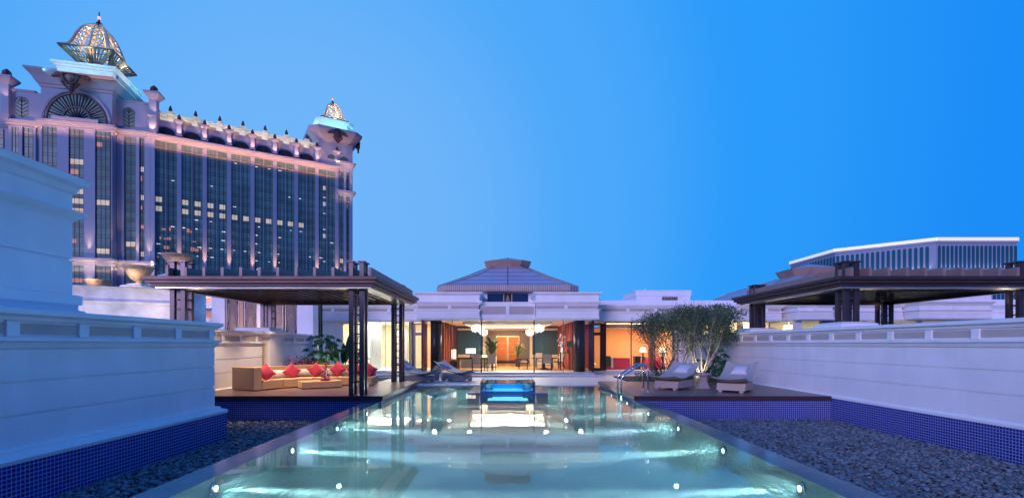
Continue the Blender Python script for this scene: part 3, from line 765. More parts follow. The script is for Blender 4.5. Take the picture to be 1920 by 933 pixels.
def urn(name_label, c, r, h, group='carved stone urns on the lit marble wall'):
    t = thing('urn', name_label, 'urn', c, group)
    prof = [(.10,0),(.42,.0),(.42,.05),(.30,.09),(.20,.16),(.18,.22),(.30,.30),(.52,.42),(.72,.60),(.86,.80),(.92,.90),(1.0,.93),(1.0,1.0),(.9,1.0),(.80,.86),(.1,.5)]
    MB().lathe([(a*r, b*h) for a,b in prof], n=28).build('bowl', urnm, t, smooth=True)
    m = MB(); n = 12
    for i in range(n):
        a = 2*math.pi*i/n
        for f,rr,zz in ((0,.80,.70),):
            pts = []
            for k in range(13):
                q = 2*math.pi*k/12; da = .17*math.cos(q); dz = .13*math.sin(q)
                z = zz+dz; R_ = .52+(z-.42)*.85
                pts.append((R_*r*1.02*math.cos(a+da), R_*r*1.02*math.sin(a+da), z*h))
            m.tube(pts,.022*r,4)
        m.tube([(.31*r*math.cos(a),.31*r*math.sin(a),.31*h),(.60*r*math.cos(a),.60*r*math.sin(a),.47*h)],.03*r,4)
        m.tube([(.93*r*math.cos(a),.93*r*math.sin(a),.88*h),(.93*r*math.cos(a+.3),.93*r*math.sin(a+.3),.84*h),(.93*r*math.cos(a+.52),.93*r*math.sin(a+.52),.88*h)],.02*r,4)
    m.build('carving', urnm, t)
    return t
urn('small sandstone urn, leftmost on the marble wall, its rim just above the parapet', (-23.0,27.2,4.4), .66, .85)
urn('carved sandstone urn on the marble wall between the small urn and the highest urn', (-20.9,27.4,4.89), .74, 1.15)
o = MB().stack(-21.5,-20.3,26.8,28.0,[(4.86,.0),(4.92,0),(5.0,-.2),(5.05,-.25)]).build('urn_plinth', marble); tag(o,'low marble plinth under the middle urn','plinth')
urn('large carved sandstone urn standing highest, just left of the pavilion roof', (-21.1,31,6.22), .93, 1.15)
o = MB().lathe([(1.5,3.0),(1.5,5.7),(1.1,5.95),(.45,6.21)],(-21.1,31,0),20).build('urn_plinth', marble, smooth=False); tag(o,'domed white plinth under the highest urn','plinth')
for (x,y,z) in ((-22.9,25.9,5.2),(-20.8,26.2,5.3),(-20.6,29.4,6.2)): spot((x,y,z-.1),(x-.1,y+1.4,z+.3),75,(1,.66,.42),80,.9,.05)

# little lit apartment block seen between post and screen wall
ap = thing('apartment_building','small pale building with lit balconies seen left of the screen wall','building',(-24,40,-1),world=True)
MB().box(-30,-22.6,40,46,-1,6.2).build('wall', whitef, ap)
for k in range(4):
    z = .9+k*1.25
    MB().box(-26.6,-23.2,39.0,40,z-.08,z+.05).build('balcony_slab', whitef, ap)
    MB().box(-26.6,-23.2,39.0,39.05,z+.051,z+.4).build('balcony_rail', indigo, ap)
    MB().box(-25.3,-23.8,39.96,39.99,z+.1,z+.85).build('window', litwarm, ap)
area((-25,38.5,6),(-25,40,1),3,.3,60,(1,.7,.5))

# far white hotel with parapet that glows by emission on the right
fh = thing('hotel','distant white hotel with a glowing cornice and rows of arched windows, right','hotel',(250,272,-2),world=True)
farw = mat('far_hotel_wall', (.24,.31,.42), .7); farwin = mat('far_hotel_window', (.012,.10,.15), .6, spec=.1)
cornglow = mat('cornice_emission_glow', (.9,.88,.84), .6, emit=(1,.95,.90), estr=.42)  # uplighting of the cornice put into its colour as emission
P = [(205.5,351),(206,304),(240.8,272),(286,272),(290,300)]
for k,(p0,p1) in enumerate(zip(P[:-1],P[1:])):
    T, L = wallT(p0,p1)
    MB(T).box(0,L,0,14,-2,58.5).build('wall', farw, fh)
    MB(T).box(-.3,L+.3,-1.2,14,59.7,61.5).build('cornice', cornglow, fh)
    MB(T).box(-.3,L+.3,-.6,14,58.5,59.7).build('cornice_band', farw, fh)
    MB(T).box(-.2,L+.2,-.8,0,41.9,42.9).build('string_course', cornglow if False else whitef, fh)
    if k == 3: continue
    n = (16,19,19)[k]
    for i in range(n):
        c = L*(i+.5)/n + (0 if k<2 else .6); w = L/n*.31
        if k==1 and i==n-1: continue
        for (z0,z1) in ((44.5,56.3),(26.0,40.0)):
            if k==0 and z0<40: continue
            pts = [(c-w,z0),(c+w,z0)]+[(c+w*math.cos(a),z1+w*math.sin(a)) for a in [math.pi*j/6 for j in range(7)]]
            MB(T).prism_y(pts,-.25,-.02).build('window', farwin, fh)
        if i%1==0 and k>0:
            nn = T @ Vector((c+L/n/2,-1.0,43.3)); tt = T @ Vector((c+L/n/2,-.2,50))
            spot(nn,tt,500,(1,.72,.9),70,.9,.3)
    m0 = T @ Vector((L/2,-3.2,57.6)); m1 = T @ Vector((L/2,.0,61.2))

# ================================================================== GRAND HOTEL, LEFT
u = Vector((56.9,33.7,0)).normalized(); A = Vector((-132.9,181,0))
def frame(o, d):
    d = Vector(d).normalized(); a = math.atan2(d.y,d.x); return Matrix.Translation(o) @ Matrix.Rotation(a,4,'Z')
TH = frame(A, u)              # local: x along the facade, -y towards the viewer
ho = thing('hotel','huge palace hotel with gilded lattice crowns, pink uplights and a tall glass facade, upper left','hotel',(-110,195,-2),world=True)
LH = 66.2; nb = 8; bw = LH/nb
MB(TH).box(0,LH,.3,24,-2,86.3).build('wall', hotelwall, ho)
MB(TH).stack(-1,LH+.2,-.2,4,[(78.0,0),(78.4,.5),(79.0,.6),(79.3,1.2),(80.2,1.4),(80.3,.6),(80.7,.6),(80.8,.0)]).build('cornice', hotelwall, ho)
rnd = random.Random(3)
class Many:
    def __init__(s, T): s.T = T; s.b = []
    @property
    def v(s): return s.b
    def box(s, *a): s.b.append(a)
    def build(s, name, m_, par):
        for a in s.b: MB(s.T).box(*a).build(name[:-1], m_, par)

for i in range(nb):
    x0 = i*bw+.72; x1 = (i+1)*bw-.72; w = x1-x0
    g = MB(TH).box(x0,x1,-.05,.28,-2,77.9).build('window', hglassm, ho)
    m = MB(TH)
    cx = (x0+x1)/2
    for xx in (x0+w*.18, cx-.75, cx+.75, x1-w*.18): m.box(xx-.06,xx+.06,-.14,-.052,0,77.9)
    z = 1.5
    while z < 77:
        m.box(x0,x1,-.13,-.053,z,z+.14); m.box(x0,x1,-.13,-.053,z+.95,z+1.05); z += 3.5
    m.build('mullions', mull, g)
    MB(TH).box(cx-.10,cx+.10,-.22,-.052,0,77.9).build('centre_mullion', hotelwall, g)
    lit = Many(TH); sp = Many(TH)
    for r_ in range(8,22):
        z = 1.5+1.15+r_*3.5
        for side,(a,b) in enumerate(((x0+.25,cx-.85),(cx+.85,x1-.25))):
            rowlit = {0:[15,14],1:[15,14],2:[15,14],3:[14],4:[14],5:[14],6:[14]}.get(i,[])
            if i==6 and side==1: rowlit = []
            if r_ in rowlit and not (i==0 and side==1): lit.box(a,b-.4,-.12,-.054,z,z+1.9)
            elif rnd.random() < (.45 if 8<r_<14 else .05): 
                q = rnd.uniform(a,b-1.3); sp.box(q,q+rnd.uniform(.5,1.2),-.12,-.054,z+1.6,z+1.85)
    if i==7:
        for r_ in (8,10,13,14,16,17,18,19): 
            z = 2.65+r_*3.5; lit.box(cx-1.6,cx-.5,-.12,-.054,z,z+(1.8 if r_%2 else .5))
    if i in (0,1):
        wm = Many(TH)
        for k in range(9): 
            z = 2.65+rnd.randint(7,12)*3.5; a = rnd.uniform(x0+.3,x1-2.4); wm.box(a,a+rnd.uniform(.4,1.9),-.12,-.054,z,z+rnd.uniform(.4,1.6))
        wm.build('lit_rooms', litwarm, g)  # glowing panes also stand in for warm reflections of neighbouring buildings
    if lit.v: lit.build('lit_rooms', litroom, g)
    if sp.v: sp.build('ceiling_lamps', litspot, g)
    # lunette
    pts = [(cx+2.9*math.cos(a), 81.2+2.5*math.sin(a)) for a in [math.pi*j/12 for j in range(13)]]
    lu = MB(TH).prism_y(pts,.1,.26).build('lunette', mull, ho)
    m = MB(TH)
    for j in range(9):
        a = math.pi*(j+.5)/9; m.tube([(cx,.02,81.2),(cx+2.8*math.cos(a),.02,81.2+2.4*math.sin(a))],.07,4)
    m.tube([(cx+1.7*math.cos(a),.0,81.2+1.5*math.sin(a)) for a in [math.pi*j/10 for j in range(11)]],.09,4)
    m.build('lunette_bars', darkstone, lu)
for i in range(nb+1):
    x = i*bw
    MB(TH).box(x-.72,x+.72,-.42,.29,-2,77.95).build('pilaster', hotelwall, ho)
    MB(TH).stack(x-.75,x+.75,-1.0,.2,[(80.9,.25),(81.3,.25),(81.35,0),(85.6,0),(85.9,.3),(86.5,.75),(86.9,.8)]).build('mini_column', hotelwall, ho)
    MB(TH).lathe([(.45,86.95),(.7,87.6),(.5,88.6),(.1,89.3)],(x,-.4,0),8).build('finial', darkstone, ho)
    p = TH @ Vector((x,-1.5,30.5)); q = TH @ Vector((x,-.45,40)); spot(p,q,26000 if i!=6 else 5000,(1,.36,.18),26,1,.3)
    p = TH @ Vector((x,-2.6,80.9)); q = TH @ Vector((x,-.9,85)); spot(p,q,2600,(1,.38,.25),75,.8,.2)
# added unseen strips in front of the cornice give it its pink glow
for k in range(8):
    p = TH @ Vector(((k+.5)*bw,-3.4,76.6)); q = TH @ Vector(((k+.5)*bw,-1.0,79.6)); area(p,q,bw*.95,.3,850,(1,.31,.15))
# roof terrace, set back
MB(TH).stack(1,LH-8,6,20,[(85,0),(90.3,0),(90.4,.5),(91.2,.6),(91.3,.2)]).build('roof_terrace', hotelcream, ho)
for i in range(nb-1):
    x = (i+.62)*bw+.6; 
    MB(TH).box(x+.5,x+bw-2.0,5.9,5.99,86.6,89.4).build('terrace_panel', hotelpanel, ho)
    MB(TH).stack(x-1.3,x+.0,5.2,6.6,[(85,0),(90.5,0),(90.8,.3),(91.9,.4),(92,.4)]).build('terrace_pier', hotelcream, ho)
    MB(TH).lathe([(.4,92),(.65,92.8),(.45,93.8),(.1,94.6)],(x-.65,5.9,0),8).build('finial', darkstone, ho)
for k in range(4):
    p = TH @ Vector(((k+.5)*14.5,2.0,86.6)); q = TH @ Vector(((k+.5)*14.5,6,89.5)); area(p,q,13,.4,520,(1,.84,.58))
# --- crown builder
def crown(T, a, z0, H, tip, nm_parent, rz=0):
    prof = [(0,1.0),(.05,.86),(.15,.75),(.3,.67),(.5,.59),(.7,.48),(.85,.34),(.95,.16)]
    def rad(h):
        for (h0,r0),(h1,r1) in zip(prof[:-1],prof[1:]):
            if h <= h1: return r0+(r1-r0)*(h-h0)/(h1-h0)
        return .1
    m = MB(T); rb = a*.038
    S = [Matrix.Rotation(k*math.pi/2,4,'Z') for k in range(4)]
    def P_(k, s, h): 
        r = rad(h)*a; return (S[k] @ Vector((s*r, -r, 0))) + Vector((0,0,z0+h*H))
    plates = MB(T)
    for k in range(4):
        m.tube([P_(k,-1,j/14) for j in range(15)],rb*1.2,5)
        m.tube([P_(k,0,j/14) for j in range(15)],rb,5)
        for s in (-1,1):
            for j in range(6):
                h0 = .04+j*.135; pts = []
                for q in range(7):
                    t = q/6; pts.append(P_(k, s*(t*.96), min(.95,h0+.10*math.sin(t*math.pi*.5)*1.3)))
                m.tube(pts,rb*.75,4)
            m.tube([P_(k,s*(.25+.5*math.sin(j/10*math.pi)),j/10*.92) for j in range(11)],rb*.7,4)
        # edge plates
        for s in (-1,1):
            vs=[];fs=[]
            for j in range(13):
                vs += [P_(k,s*.86,j/13*.95), P_(k,s*1.0,j/13*.95)]
            for j in range(12): fs.append((2*j,2*j+1,2*j+3,2*j+2))
            plates.add(vs,fs)
    c = m.build('crown_lattice', gold, nm_parent)
    plates.build('crown_ridge', gold, nm_parent)
    # brim and the openwork skirt under it
    m = MB(T); 
    for k in range(4):
        b0 = S[k] @ Vector((-a*1.03,-a*1.03,0)); b1 = S[k] @ Vector((a*1.03,-a*1.03,0))
        m.tube([b0+Vector((0,0,z0-.1*a*.2)), b1+Vector((0,0,z0-.1*a*.2))], a*.045, 5)
    m.build('brim', goldd, nm_parent)
    m = MB(T); zl = z0-H*.30
    for k in range(4):
        for j in range(13):
            s = -1+2*j/12
            p0 = (S[k] @ Vector((s*a,-a,0)))+Vector((0,0,z0-.05)); p1 = (S[k] @ Vector((s*a*.35,-a*.55,0)))+Vector((0,0,zl))
            m.tube([p0,p1],rb*(1.8 if j in (0,12,6) else .8),4)
        for f in (.35,.7):
            p0 = S[k] @ Vector((-a*(1-.45*f),-a*(1-.45*f),0)); p1 = S[k] @ Vector((a*(1-.45*f),-a*(1-.45*f),0)); zz = Vector((0,0,z0+(zl-z0)*f)); m.tube([p0+zz,p1+zz],rb*.8,4)
    m.build('crown_skirt', goldd, nm_parent)
    MB(T).lathe([(a*.10,z0+H*.94),(a*.15,z0+H*.99),(a*.09,z0+H*1.03),(a*.13,z0+H*1.07),(.05*a,z0+H*1.09),(.02*a,tip)],n=8).build('finial', darkstone, nm_parent)
    MB(T).lathe_s((0,0,z0+H*1.22),a*.07,a*.07,a*.10,8,6).build('finial_lamp', mat('pink_beacon',(.8,.3,.4),.4,emit=(1,.45,.55),estr=1.0), nm_parent)
def emblem(T, c, k, parent, lit=False):
    m = MB(T @ Matrix.Translation(c))
    m.lathe_s((0,0,0),1.9*k,1.0*k,2.2*k,12,8)
    m.tube([(2.0*k*math.cos(a),-.6*k,2.4*k*math.sin(a)) for a in [2*math.pi*j/16 for j in range(17)]],.35*k,6)
    for s in (-1,1):
        for j in range(5): m.lathe_s((s*(2.3+.55*j)*k,-.1*k,(.9-.25*j)*k),.6*k,.5*k,(1.1-.12*j)*k,8,5)
        m.tube([(s*2.2*k,-.4*k,-1.8*k),(s*1.5*k,-.3*k,-2.9*k),(s*.4*k,-.1*k,-4.3*k)],.5*k,6,.2*k)
    for j in range(4): m.lathe_s((0,-.2*k,(-2.2-j*.75)*k),(1.25-.28*j)*k,.6*k,.7*k,8,5)
    m.build('emblem', darkstone, parent)
# --- left tower
dT = Vector((4,1,0)).normalized(); TT0 = frame(Vector((-132.9,181,0)), dT)    # local x negative = to the left
MB(TT0).box(-44.3,0,.0,25,-2,91).build('tower_flank', hotelwall, ho)
MB(TT0).box(-62,-44.3,3.0,25,-2,84).build('wing', hotelwall, ho)
CB = (-33.0,-11.5)
MB(TT0).box(CB[0],CB[1],-3.0,22,-2,93).build('tower', hotelwall, ho)
MB(TT0).stack(CB[0],CB[1],-3.0,22,[(92,.0),(92.3,.4),(93.0,.5),(93.2,.9),(95.2,1.9),(96.9,3.3),(97.5,3.4),(97.6,2.6)]).build('tower_cornice', hotelwall, ho)
for (a,b,f) in ((CB[0],CB[1],-3.0),(-44.3,CB[0]-.02,0),(CB[1]+.02,.1,0)):
    MB(TT0).stack(a,b,f-.1,f+3,[(78.6,0),(79.0,.5),(79.6,.6),(79.9,1.1),(80.6,1.2),(80.7,.5),(81.1,0)]).build('cornice', hotelwall, ho)
    MB(TT0).stack(a,b,f-.1,f+3,[(30.0,0),(30.6,.5),(31.2,.6),(31.6,1.3),(32.4,1.4),(32.5,.3)]).build('lower_cornice', hotelwall, ho)
    L_ = b-a; p = TT0 @ Vector(((a+b)/2,f-3.4,77.6)); q = TT0 @ Vector(((a+b)/2,f-1,80.2)); area(p,q,L_,.3,60*L_,(1,.33,.2))
    p = TT0 @ Vector(((a+b)/2,f-3.4,28.6)); q = TT0 @ Vector(((a+b)/2,f-1,31.5)); area(p,q,L_,.3,55*L_,(1,.45,.3))
for (a,b) in ((-44.3,-36.5),(-10.8,-.2)):
    MB(TT0).stack(a,b,0,20,[(90.9,0),(91.2,.3),(91.7,.3),(91.8,-.1)]).build('parapet', hotelwall, ho)
def tallwin(T, x0, x1, f, z0, z1, nv):
    g = MB(T).box(x0,x1,f-.05,f+.05,z0,z1).build('window', hglassm, ho); m = MB(T)
    for j in range(1,nv): x = x0+(x1-x0)*j/nv; m.box(x-.07,x+.07,f-.15,f-.052,z0,z1)
    z = z0
    while z < z1-.5: m.box(x0,x1,f-.14,f-.053,z,z+.18); m.box(x0,x1,f-.14,f-.053,z+1.0,z+1.12) if z+1.2<z1 else None; z += 3.5
    m.box(x0-.15,x0,f-.2,f+.02,z0,z1); m.box(x1,x1+.15,f-.2,f+.02,z0,z1)
    m.build('mullions', mull, g); lt = Many(T); ls = Many(T)
    for k in range(int((z1-z0)/3.5)):
        if rnd.random() < .12: lt.box(x0+.2,x0+.2+(x1-x0-.4)*rnd.uniform(.3,1),f-.13,f-.055,z0+k*3.5+1.2,z0+k*3.5+2.4+rnd.random()*.8)
        if rnd.random() < .12: ls.box(x0+.2,x1-.2,f-.13,f-.055,z0+k*3.5+1.3,z0+k*3.5+3.1)
    if lt.v: lt.build('lit_rooms', litwarm, g)
    if ls.v: ls.build('lit_rooms', litroom, g)
cc = (CB[0]+CB[1])/2
for dx in (-8.0,0,8.0):
    tallwin(TT0, cc+dx-2.1, cc+dx+2.1, -3.0, 33, 78.2, 3); tallwin(TT0, cc+dx-2.1, cc+dx+2.1, -3.0, -2, 29.8, 3)
for dx in (-4.0,4.0,-12,12):
    MB(TT0).box(cc+dx-(1.7 if abs(dx)<5 else .0)-.0, cc+dx+(1.7 if abs(dx)<5 else 0)+.01, -3.5,-3.0,-2,78.5).build('pilaster', hotelwall, ho)
for (a,b) in ((-8.6,-5.4),(-3.9,-2.6),(-43.0,-41.2),(-39.6,-37.0)):
    tallwin(TT0,a,b,0,33,78.2,2); tallwin(TT0,a,b,0,-2,29.8,2)
for (a,b) in ((-5.2,-4.1),(-2.4,.9),(-11.2,-9.0),(-36.6,-35.8),(-40.9,-39.9)):
    MB(TT0).box(a,b,-.55,0,-2,78.5).build('pilaster', hotelwall, ho)
for (a,b) in ((-50,-47.5),(-55,-52.5),(-60,-57.5)): tallwin(TT0,a,b,3.0,33,78.2,2)
MB(TT0).stack(-62,-44.5,2.9,6,[(78.6,0),(79.9,.8),(80.6,.8),(80.7,0)]).build('cornice', hotelwall, ho)
for (x,f) in ((cc-4,-3.5),(cc+4,-3.5),(cc+12,-3.5),(-4.6,-.55),(-.8,-.55)):
    for z in (32.6,20): p = TT0 @ Vector((x,f-1.3,z)); q = TT0 @ Vector((x,f,z+9)); spot(p,q,13000,(1,.45,.25),30,1,.3)
# great arch
def archwin(T, cx, f, z, rx, rz_, base, nspk, parent=ho):
    pts = [(cx-rx,z-base),(cx+rx,z-base)] if base else []
    pts += [(cx+rx*math.cos(a), z+rz_*math.sin(a)) for a in [math.pi*j/20 for j in range(21)]]
    g = MB(T).prism_y(pts,f-.05,f+.2).build('arch_window', hglassm, parent)
    m = MB(T); m.tube([(cx+rx*math.cos(a),f-.1,z+rz_*math.sin(a)) for a in [math.pi*j/24 for j in range(25)]],rx*.035,5)
    m.tube([(cx+rx*.48*math.cos(a),f-.1,z+rz_*.5*math.sin(a)) for a in [math.pi*j/16 for j in range(17)]],rx*.04,5)
    for j in range(1,nspk): 
        a = math.pi*j/nspk; m.tube([(cx+rx*.1*math.cos(a),f-.1,z+.1*rz_*math.sin(a)),(cx+rx*.98*math.cos(a),f-.1,z+rz_*.98*math.sin(a))],rx*.03,4)
    for j in range(1,nspk*2,2):
        a = math.pi*j/nspk/2; m.tube([(cx+rx*.5*math.cos(a),f-.1,z+.5*rz_*math.sin(a)),(cx+rx*.98*math.cos(a),f-.1,z+rz_*.98*math.sin(a))],rx*.018,4)
    if base:
        k = 0
        while k*1.3 < base: 
            for s in (-1,1): m.tube([(cx,f-.1,z-base+k*1.3),(cx+s*rx*.9,f-.1,z-base+k*1.3+1.2)],rx*.06,4)
            k += 1
        m.tube([(cx,f-.1,z-base),(cx,f-.1,z+rz_)],rx*.07,4)
    m.build('arch_bars', mull, g); return g
archwin(TT0, cc, -3.0, 81.3, 9.0, 9.6, 0, 12)
MB(TT0).box(cc-7,cc+7,-4.4,-3.1,80.72,81.9).build('arch_sill', hotelwall, ho)
for cx in (-7.6,-40.3): archwin(TT0, cx, 0, 87.2, 1.9, 1.9, 5.2, 6)
# surround of the great arch
m = MB(TT0)
m.tube([(cc+10.2*math.cos(a),-3.05,81.2+10.8*math.sin(a)) for a in [math.pi*j/24 for j in range(25)]],.5,6)
m.build('arch_moulding', hotelwall, ho)
emblem(TT0, (cc,-6.2,95.2), 1.15, ho)
for (x0,z0) in ((-44.5,92),(.6,92)):
    MB(TT0).stack(x0-1.2,x0+1.2,-1.4,1.0,[(80,0),(92.5,0),(93,.3),(94.5,1.3),(95.2,1.4),(95.3,.5)]).build('corner_pier', hotelwall, ho)
    MB(TT0).lathe([(.6,95.3),(1.35,96.2),(1.2,97.3),(.3,98.2)],(x0,-.2,0),10).build('finial', darkstone, ho)
    p = TT0 @ Vector((x0+1,-3.6,86)); q = TT0 @ Vector((x0,-1,94)); spot(p,q,2500,(1,.4,.3),60,.8,.2)
TC = frame(Vector((-149.5,177,0)), dT)
MB(TC).stack(-8.3,8.3,-8.3,8.3,[(96,0),(96.8,0),(97.6,.2),(97.7,.6),(98.3,.8),(98.4,1.3),(99.0,1.5),(99.1,.5)]).build('crown_base', turq, ho)
MB(TC).stack(-5.2,5.2,-5.2,5.2,[(99.1,.4),(99.9,.3),(100.0,-.6),(101,-.8)]).build('crown_base', turq, ho)
crown(TC, 8.0, 105.6, 12.4, 123.0, ho)
for k in range(4):
    d = Matrix.Rotation(k*math.pi/2,4,'Z') @ Vector((0,-1,0)); s_ = Matrix.Rotation(k*math.pi/2,4,'Z') @ Vector((1,0,0))
    p = TC @ (d*13.5+Vector((0,0,96.6))); q = TC @ (d*8.5+Vector((0,0,98.2))); area(p,q,19,.5,420,(.35,.95,1))
    for s in (-1,1):
        p = TC @ (d*5.0+s_*s*2.5+Vector((0,0,102.6))); q = TC @ (d*6.5+s_*s*3.5+Vector((0,0,107))); spot(p,q,2600,(1,.86,.62),110,.9,.3)
    p = TC @ (d*10+Vector((0,0,101.5))); q = TC @ (d*4.5+Vector((0,0,112))); spot(p,q,3500,(1,.85,.60),70,.9,.3)
point(TC @ Vector((0,0,108.5)), 1500, (1,.82,.55), .6); point(TC @ Vector((0,0,114)), 700, (1,.80,.6), .5)
# --- right turret
xa, xb = 58.5, 73.0
MB(TH).box(xa,xb,-.6,14,78.5,91).build('turret', hotelwall, ho)
MB(TH).box(LH+.9,xb,-.4,14,-2,78.4).build('turret_shaft', hotelwall, ho)
def oct_local(T, rings, name, m_, a_ch=.3):
    mb = MB(T); loft([(oct_pts((cxx,cyy),a,a*a_ch),z) for (cxx,cyy,a,z) in rings], mb); return mb.build(name, m_, ho)
ctx, cty = (xa+xb)/2, 6.7
oct_local(TH, [(ctx,cty,7.4,90.0),(ctx,cty,7.8,90.8),(ctx,cty,9.4,92.6),(ctx,cty,11.2,94.6),(ctx,cty,11.4,95.6),(ctx,cty,9,95.8)], 'turret_cornice', hotelwall)
oct_local(TH, [(ctx,cty,8.0,95.8),(ctx,cty,7.2,96.6),(ctx,cty,7.0,99.2),(ctx,cty,7.9,99.8),(ctx,cty,8.2,100.6),(ctx,cty,7.2,100.8)], 'crown_base', turq)
crown(TH @ Matrix.Translation((ctx,cty,0)), 5.6, 102.0, 9.0, 113.5, ho)
emblem(TH, (ctx,-4.6,93.0), .85, ho); emblem(TH @ Matrix.Translation((xb+3.3,3.5,93.0)) @ Matrix.Rotation(math.pi/2,4,'Z'), (0,0,0), .7, ho)
for k in range(4):
    d = Matrix.Rotation(k*math.pi/2,4,'Z') @ Vector((0,-1,0)); C_ = Vector((ctx,cty,0))
    p = TH @ (C_+d*10.5+Vector((0,0,96.6))); q = TH @ (C_+d*7.2+Vector((0,0,98.4))); area(p,q,13,.5,420,(.35,.95,1))
    p = TH @ (C_+d*7.5+Vector((0,0,101.2))); q = TH @ (C_+d*2.5+Vector((0,0,107))); spot(p,q,3200,(1,.88,.66),75,.9,.3)
point(TH @ Vector((ctx,cty,104.3)), 1500, (1,.85,.6), .5)
p = TH @ Vector((ctx,-10,85)); q = TH @ Vector((ctx,-3,93.5)); area(p,q,14,.6,650,(1,.42,.28))
MB(TH).stack(LH+.9,xb,-.5,3,[(80.6,0),(81.1,.5),(81.6,.6),(82,1.2),(82.8,1.3),(82.9,0)]).build('cornice', hotelwall, ho)
MB(TH).stack(LH+.9,xb,-.5,3,[(67.6,0),(68.1,.5),(68.6,.6),(69,1.2),(70,1.3),(70.1,0)]).build('cornice', hotelwall, ho)
for (z) in (79,66.5): p = TH @ Vector((69.8,-4,z)); q = TH @ Vector((69.8,-1,z+3)); area(p,q,6.5,.3,330,(1,.40,.25))
tallwin(TH,LH+1.2,LH+2.8,-.4,-2,67.4,2); tallwin(TH,LH+4.1,LH+5.2,-.4,-2,67.4,2)
tallwin(TH,LH+1.2,LH+2.8,-.4,70.6,80.2,2); tallwin(TH,LH+4.1,LH+5.2,-.4,70.6,80.2,2)
for x in (LH+3.4,LH+5.9):
    MB(TH).box(x-.55,x+.55,-.9,-.4,-2,80).build('pilaster', hotelwall, ho)
    for z in (70.4,31): p = TH @ Vector((x,-2.2,z)); q = TH @ Vector((x,-.8,z+9)); spot(p,q,4500,(1,.42,.28),32,1,.3)
for dx in (ctx-1.8,ctx+3.6): archwin(TH, dx, -.6, 83.2, 1.7, 1.9, 0, 6)
# ================================================================== SOFA DECK
sofa = thing('sofa','long curved tan wicker sectional sofa with cream bolsters on the left deck','sofa',(-8,19,0),world=True)
F = [Vector((-8.93,17.0)),Vector((-8.40,18.1)),Vector((-7.65,18.95)),Vector((-6.6,19.3)),Vector((-5.42,19.3))]
B = [Vector((-9.95,17.45)),Vector((-9.42,18.9)),Vector((-8.45,20.15)),Vector((-7.0,20.5)),Vector((-5.42,20.5))]
def lp(a,b,t): return a+(b-a)*t
arm = MB().prism([tuple(F[0]),tuple(lp(F[0],F[1],.27)),tuple(lp(B[0],B[1],.20)),tuple(B[0])],.02,.83).build('arm', wicker, sofa, bevel=.02)
for k in range(4):
    f0 = lp(F[0],F[1],.275) if k == 0 else F[k]+ (F[k+1]-F[k]).normalized()*.006; b0 = lp(B[0],B[1],.205) if k==0 else B[k]+(B[k+1]-B[k]).normalized()*.006
    f1 = F[k+1]-(F[k+1]-F[k]).normalized()*.006; b1 = B[k+1]-(B[k+1]-B[k]).normalized()*.006
    if k == 3: f1 = Vector((-5.42,19.3)); b1 = Vector((-5.42,20.5))
    MB().prism([tuple(f0),tuple(f1),tuple(lp(b1,f1,.2)),tuple(lp(b0,f0,.2))],.03,.345).build('seat', wicker if k<3 else wicker, sofa, bevel=.02)
    if k == 3: b1 = Vector((-6.05,20.5)); f1b = Vector((-6.05,19.3))
    else: f1b = f1
    MB().prism([tuple(lp(b0,f0,.195)),tuple(lp(b1,f1b,.195)),tuple(b1),tuple(b0)],.03,.80).build('backrest', wicker, sofa, bevel=.02)
    a = lp(b0,f0,.34); c = lp(b1,f1b,.34) 
    if k==3: c = Vector((-5.5,20.1))
    n = max(2,int((c-a).length/.9))
    for j in range(n):
        p = lp(a,c,(j+.02)/n); q = lp(a,c,(j+.98)/n); dd=(q-p).normalized()*.03
        o = MB().tube([(p.x,p.y,.50),(p.x+dd.x,p.y+dd.y,.50),(q.x-dd.x,q.y-dd.y,.50),(q.x,q.y,.50)],.15,16).build('bolster', fabricw if not (k==3 and j==n-1) else bluecush, sofa, smooth=False, bevel=.02)
# red cushions standing on a corner
def cushion_mesh(w=.24, t=.10):
    mb = MB(); n = 8; vs=[];fs=[]
    for sgn in (1,-1):
        for i in range(n+1):
            for j in range(n+1):
                u_ = -1+2*i/n; v_ = -1+2*j/n
                pin = 1-.12*(1-u_*u_)*0 - .10*(1-abs(u_*v_))
                x = u_*w*(.88+.12*abs(v_)**2); z = v_*w*(.88+.12*abs(u_)**2)
                y = sgn*t*((1-u_**2)*(1-v_**2))**.45
                vs.append((x,y,z))
    for s in (0,1):
        o = s*(n+1)**2
        for i in range(n):
            for j in range(n):
                a=o+i*(n+1)+j; q=(a,a+1,a+n+2,a+n+1); fs.append(q if s else q[::-1])
    mb.add(vs,fs); return mb
def cushion(label, loc, rz, m, tilt=.25, roll=math.pi/4, group=None, w=.27, flat=False, name='cushion', t_=.11):
    mb = cushion_mesh(w, t_); 
    Tm = Matrix.Rotation(-tilt,4,'X') @ Matrix.Rotation(roll,4,'Y')
    if flat: Tm = Matrix.Rotation(math.pi/2-tilt,4,'X')
    mb.v = [Tm @ v_ for v_ in mb.v]
    o = mb.build(name, m, smooth=True); o.location = loc; o.rotation_euler=(0,0,rz)
    bm = bmesh.new(); bm.from_mesh(o.data); bmesh.ops.remove_doubles(bm, verts=bm.verts, dist=.002); bm.to_mesh(o.data); bm.free()
    return tag(o, label, 'cushion', group)
g = 'red cushions on the sofa'
cl = [(-8.85,17.72,.60,R(50),'red cushion leaning inside the tall arm at the left end of the sofa'),
      (-8.45,18.95,.60,R(42),'red cushion second from the arm end of the sofa'),
      (-7.78,19.62,.60,R(24),'red cushion third from the arm end, just left of the flower arrangement'),
      (-6.98,19.85,.60,R(-5),'red cushion directly behind the flower arrangement'),
      (-6.25,19.83,.60,R(4),'red cushion between the flower arrangement and the ladder post'),
      (-5.70,19.83,.58,R(12),'red cushion at the right end of the sofa, mostly hidden by the ladder post')]
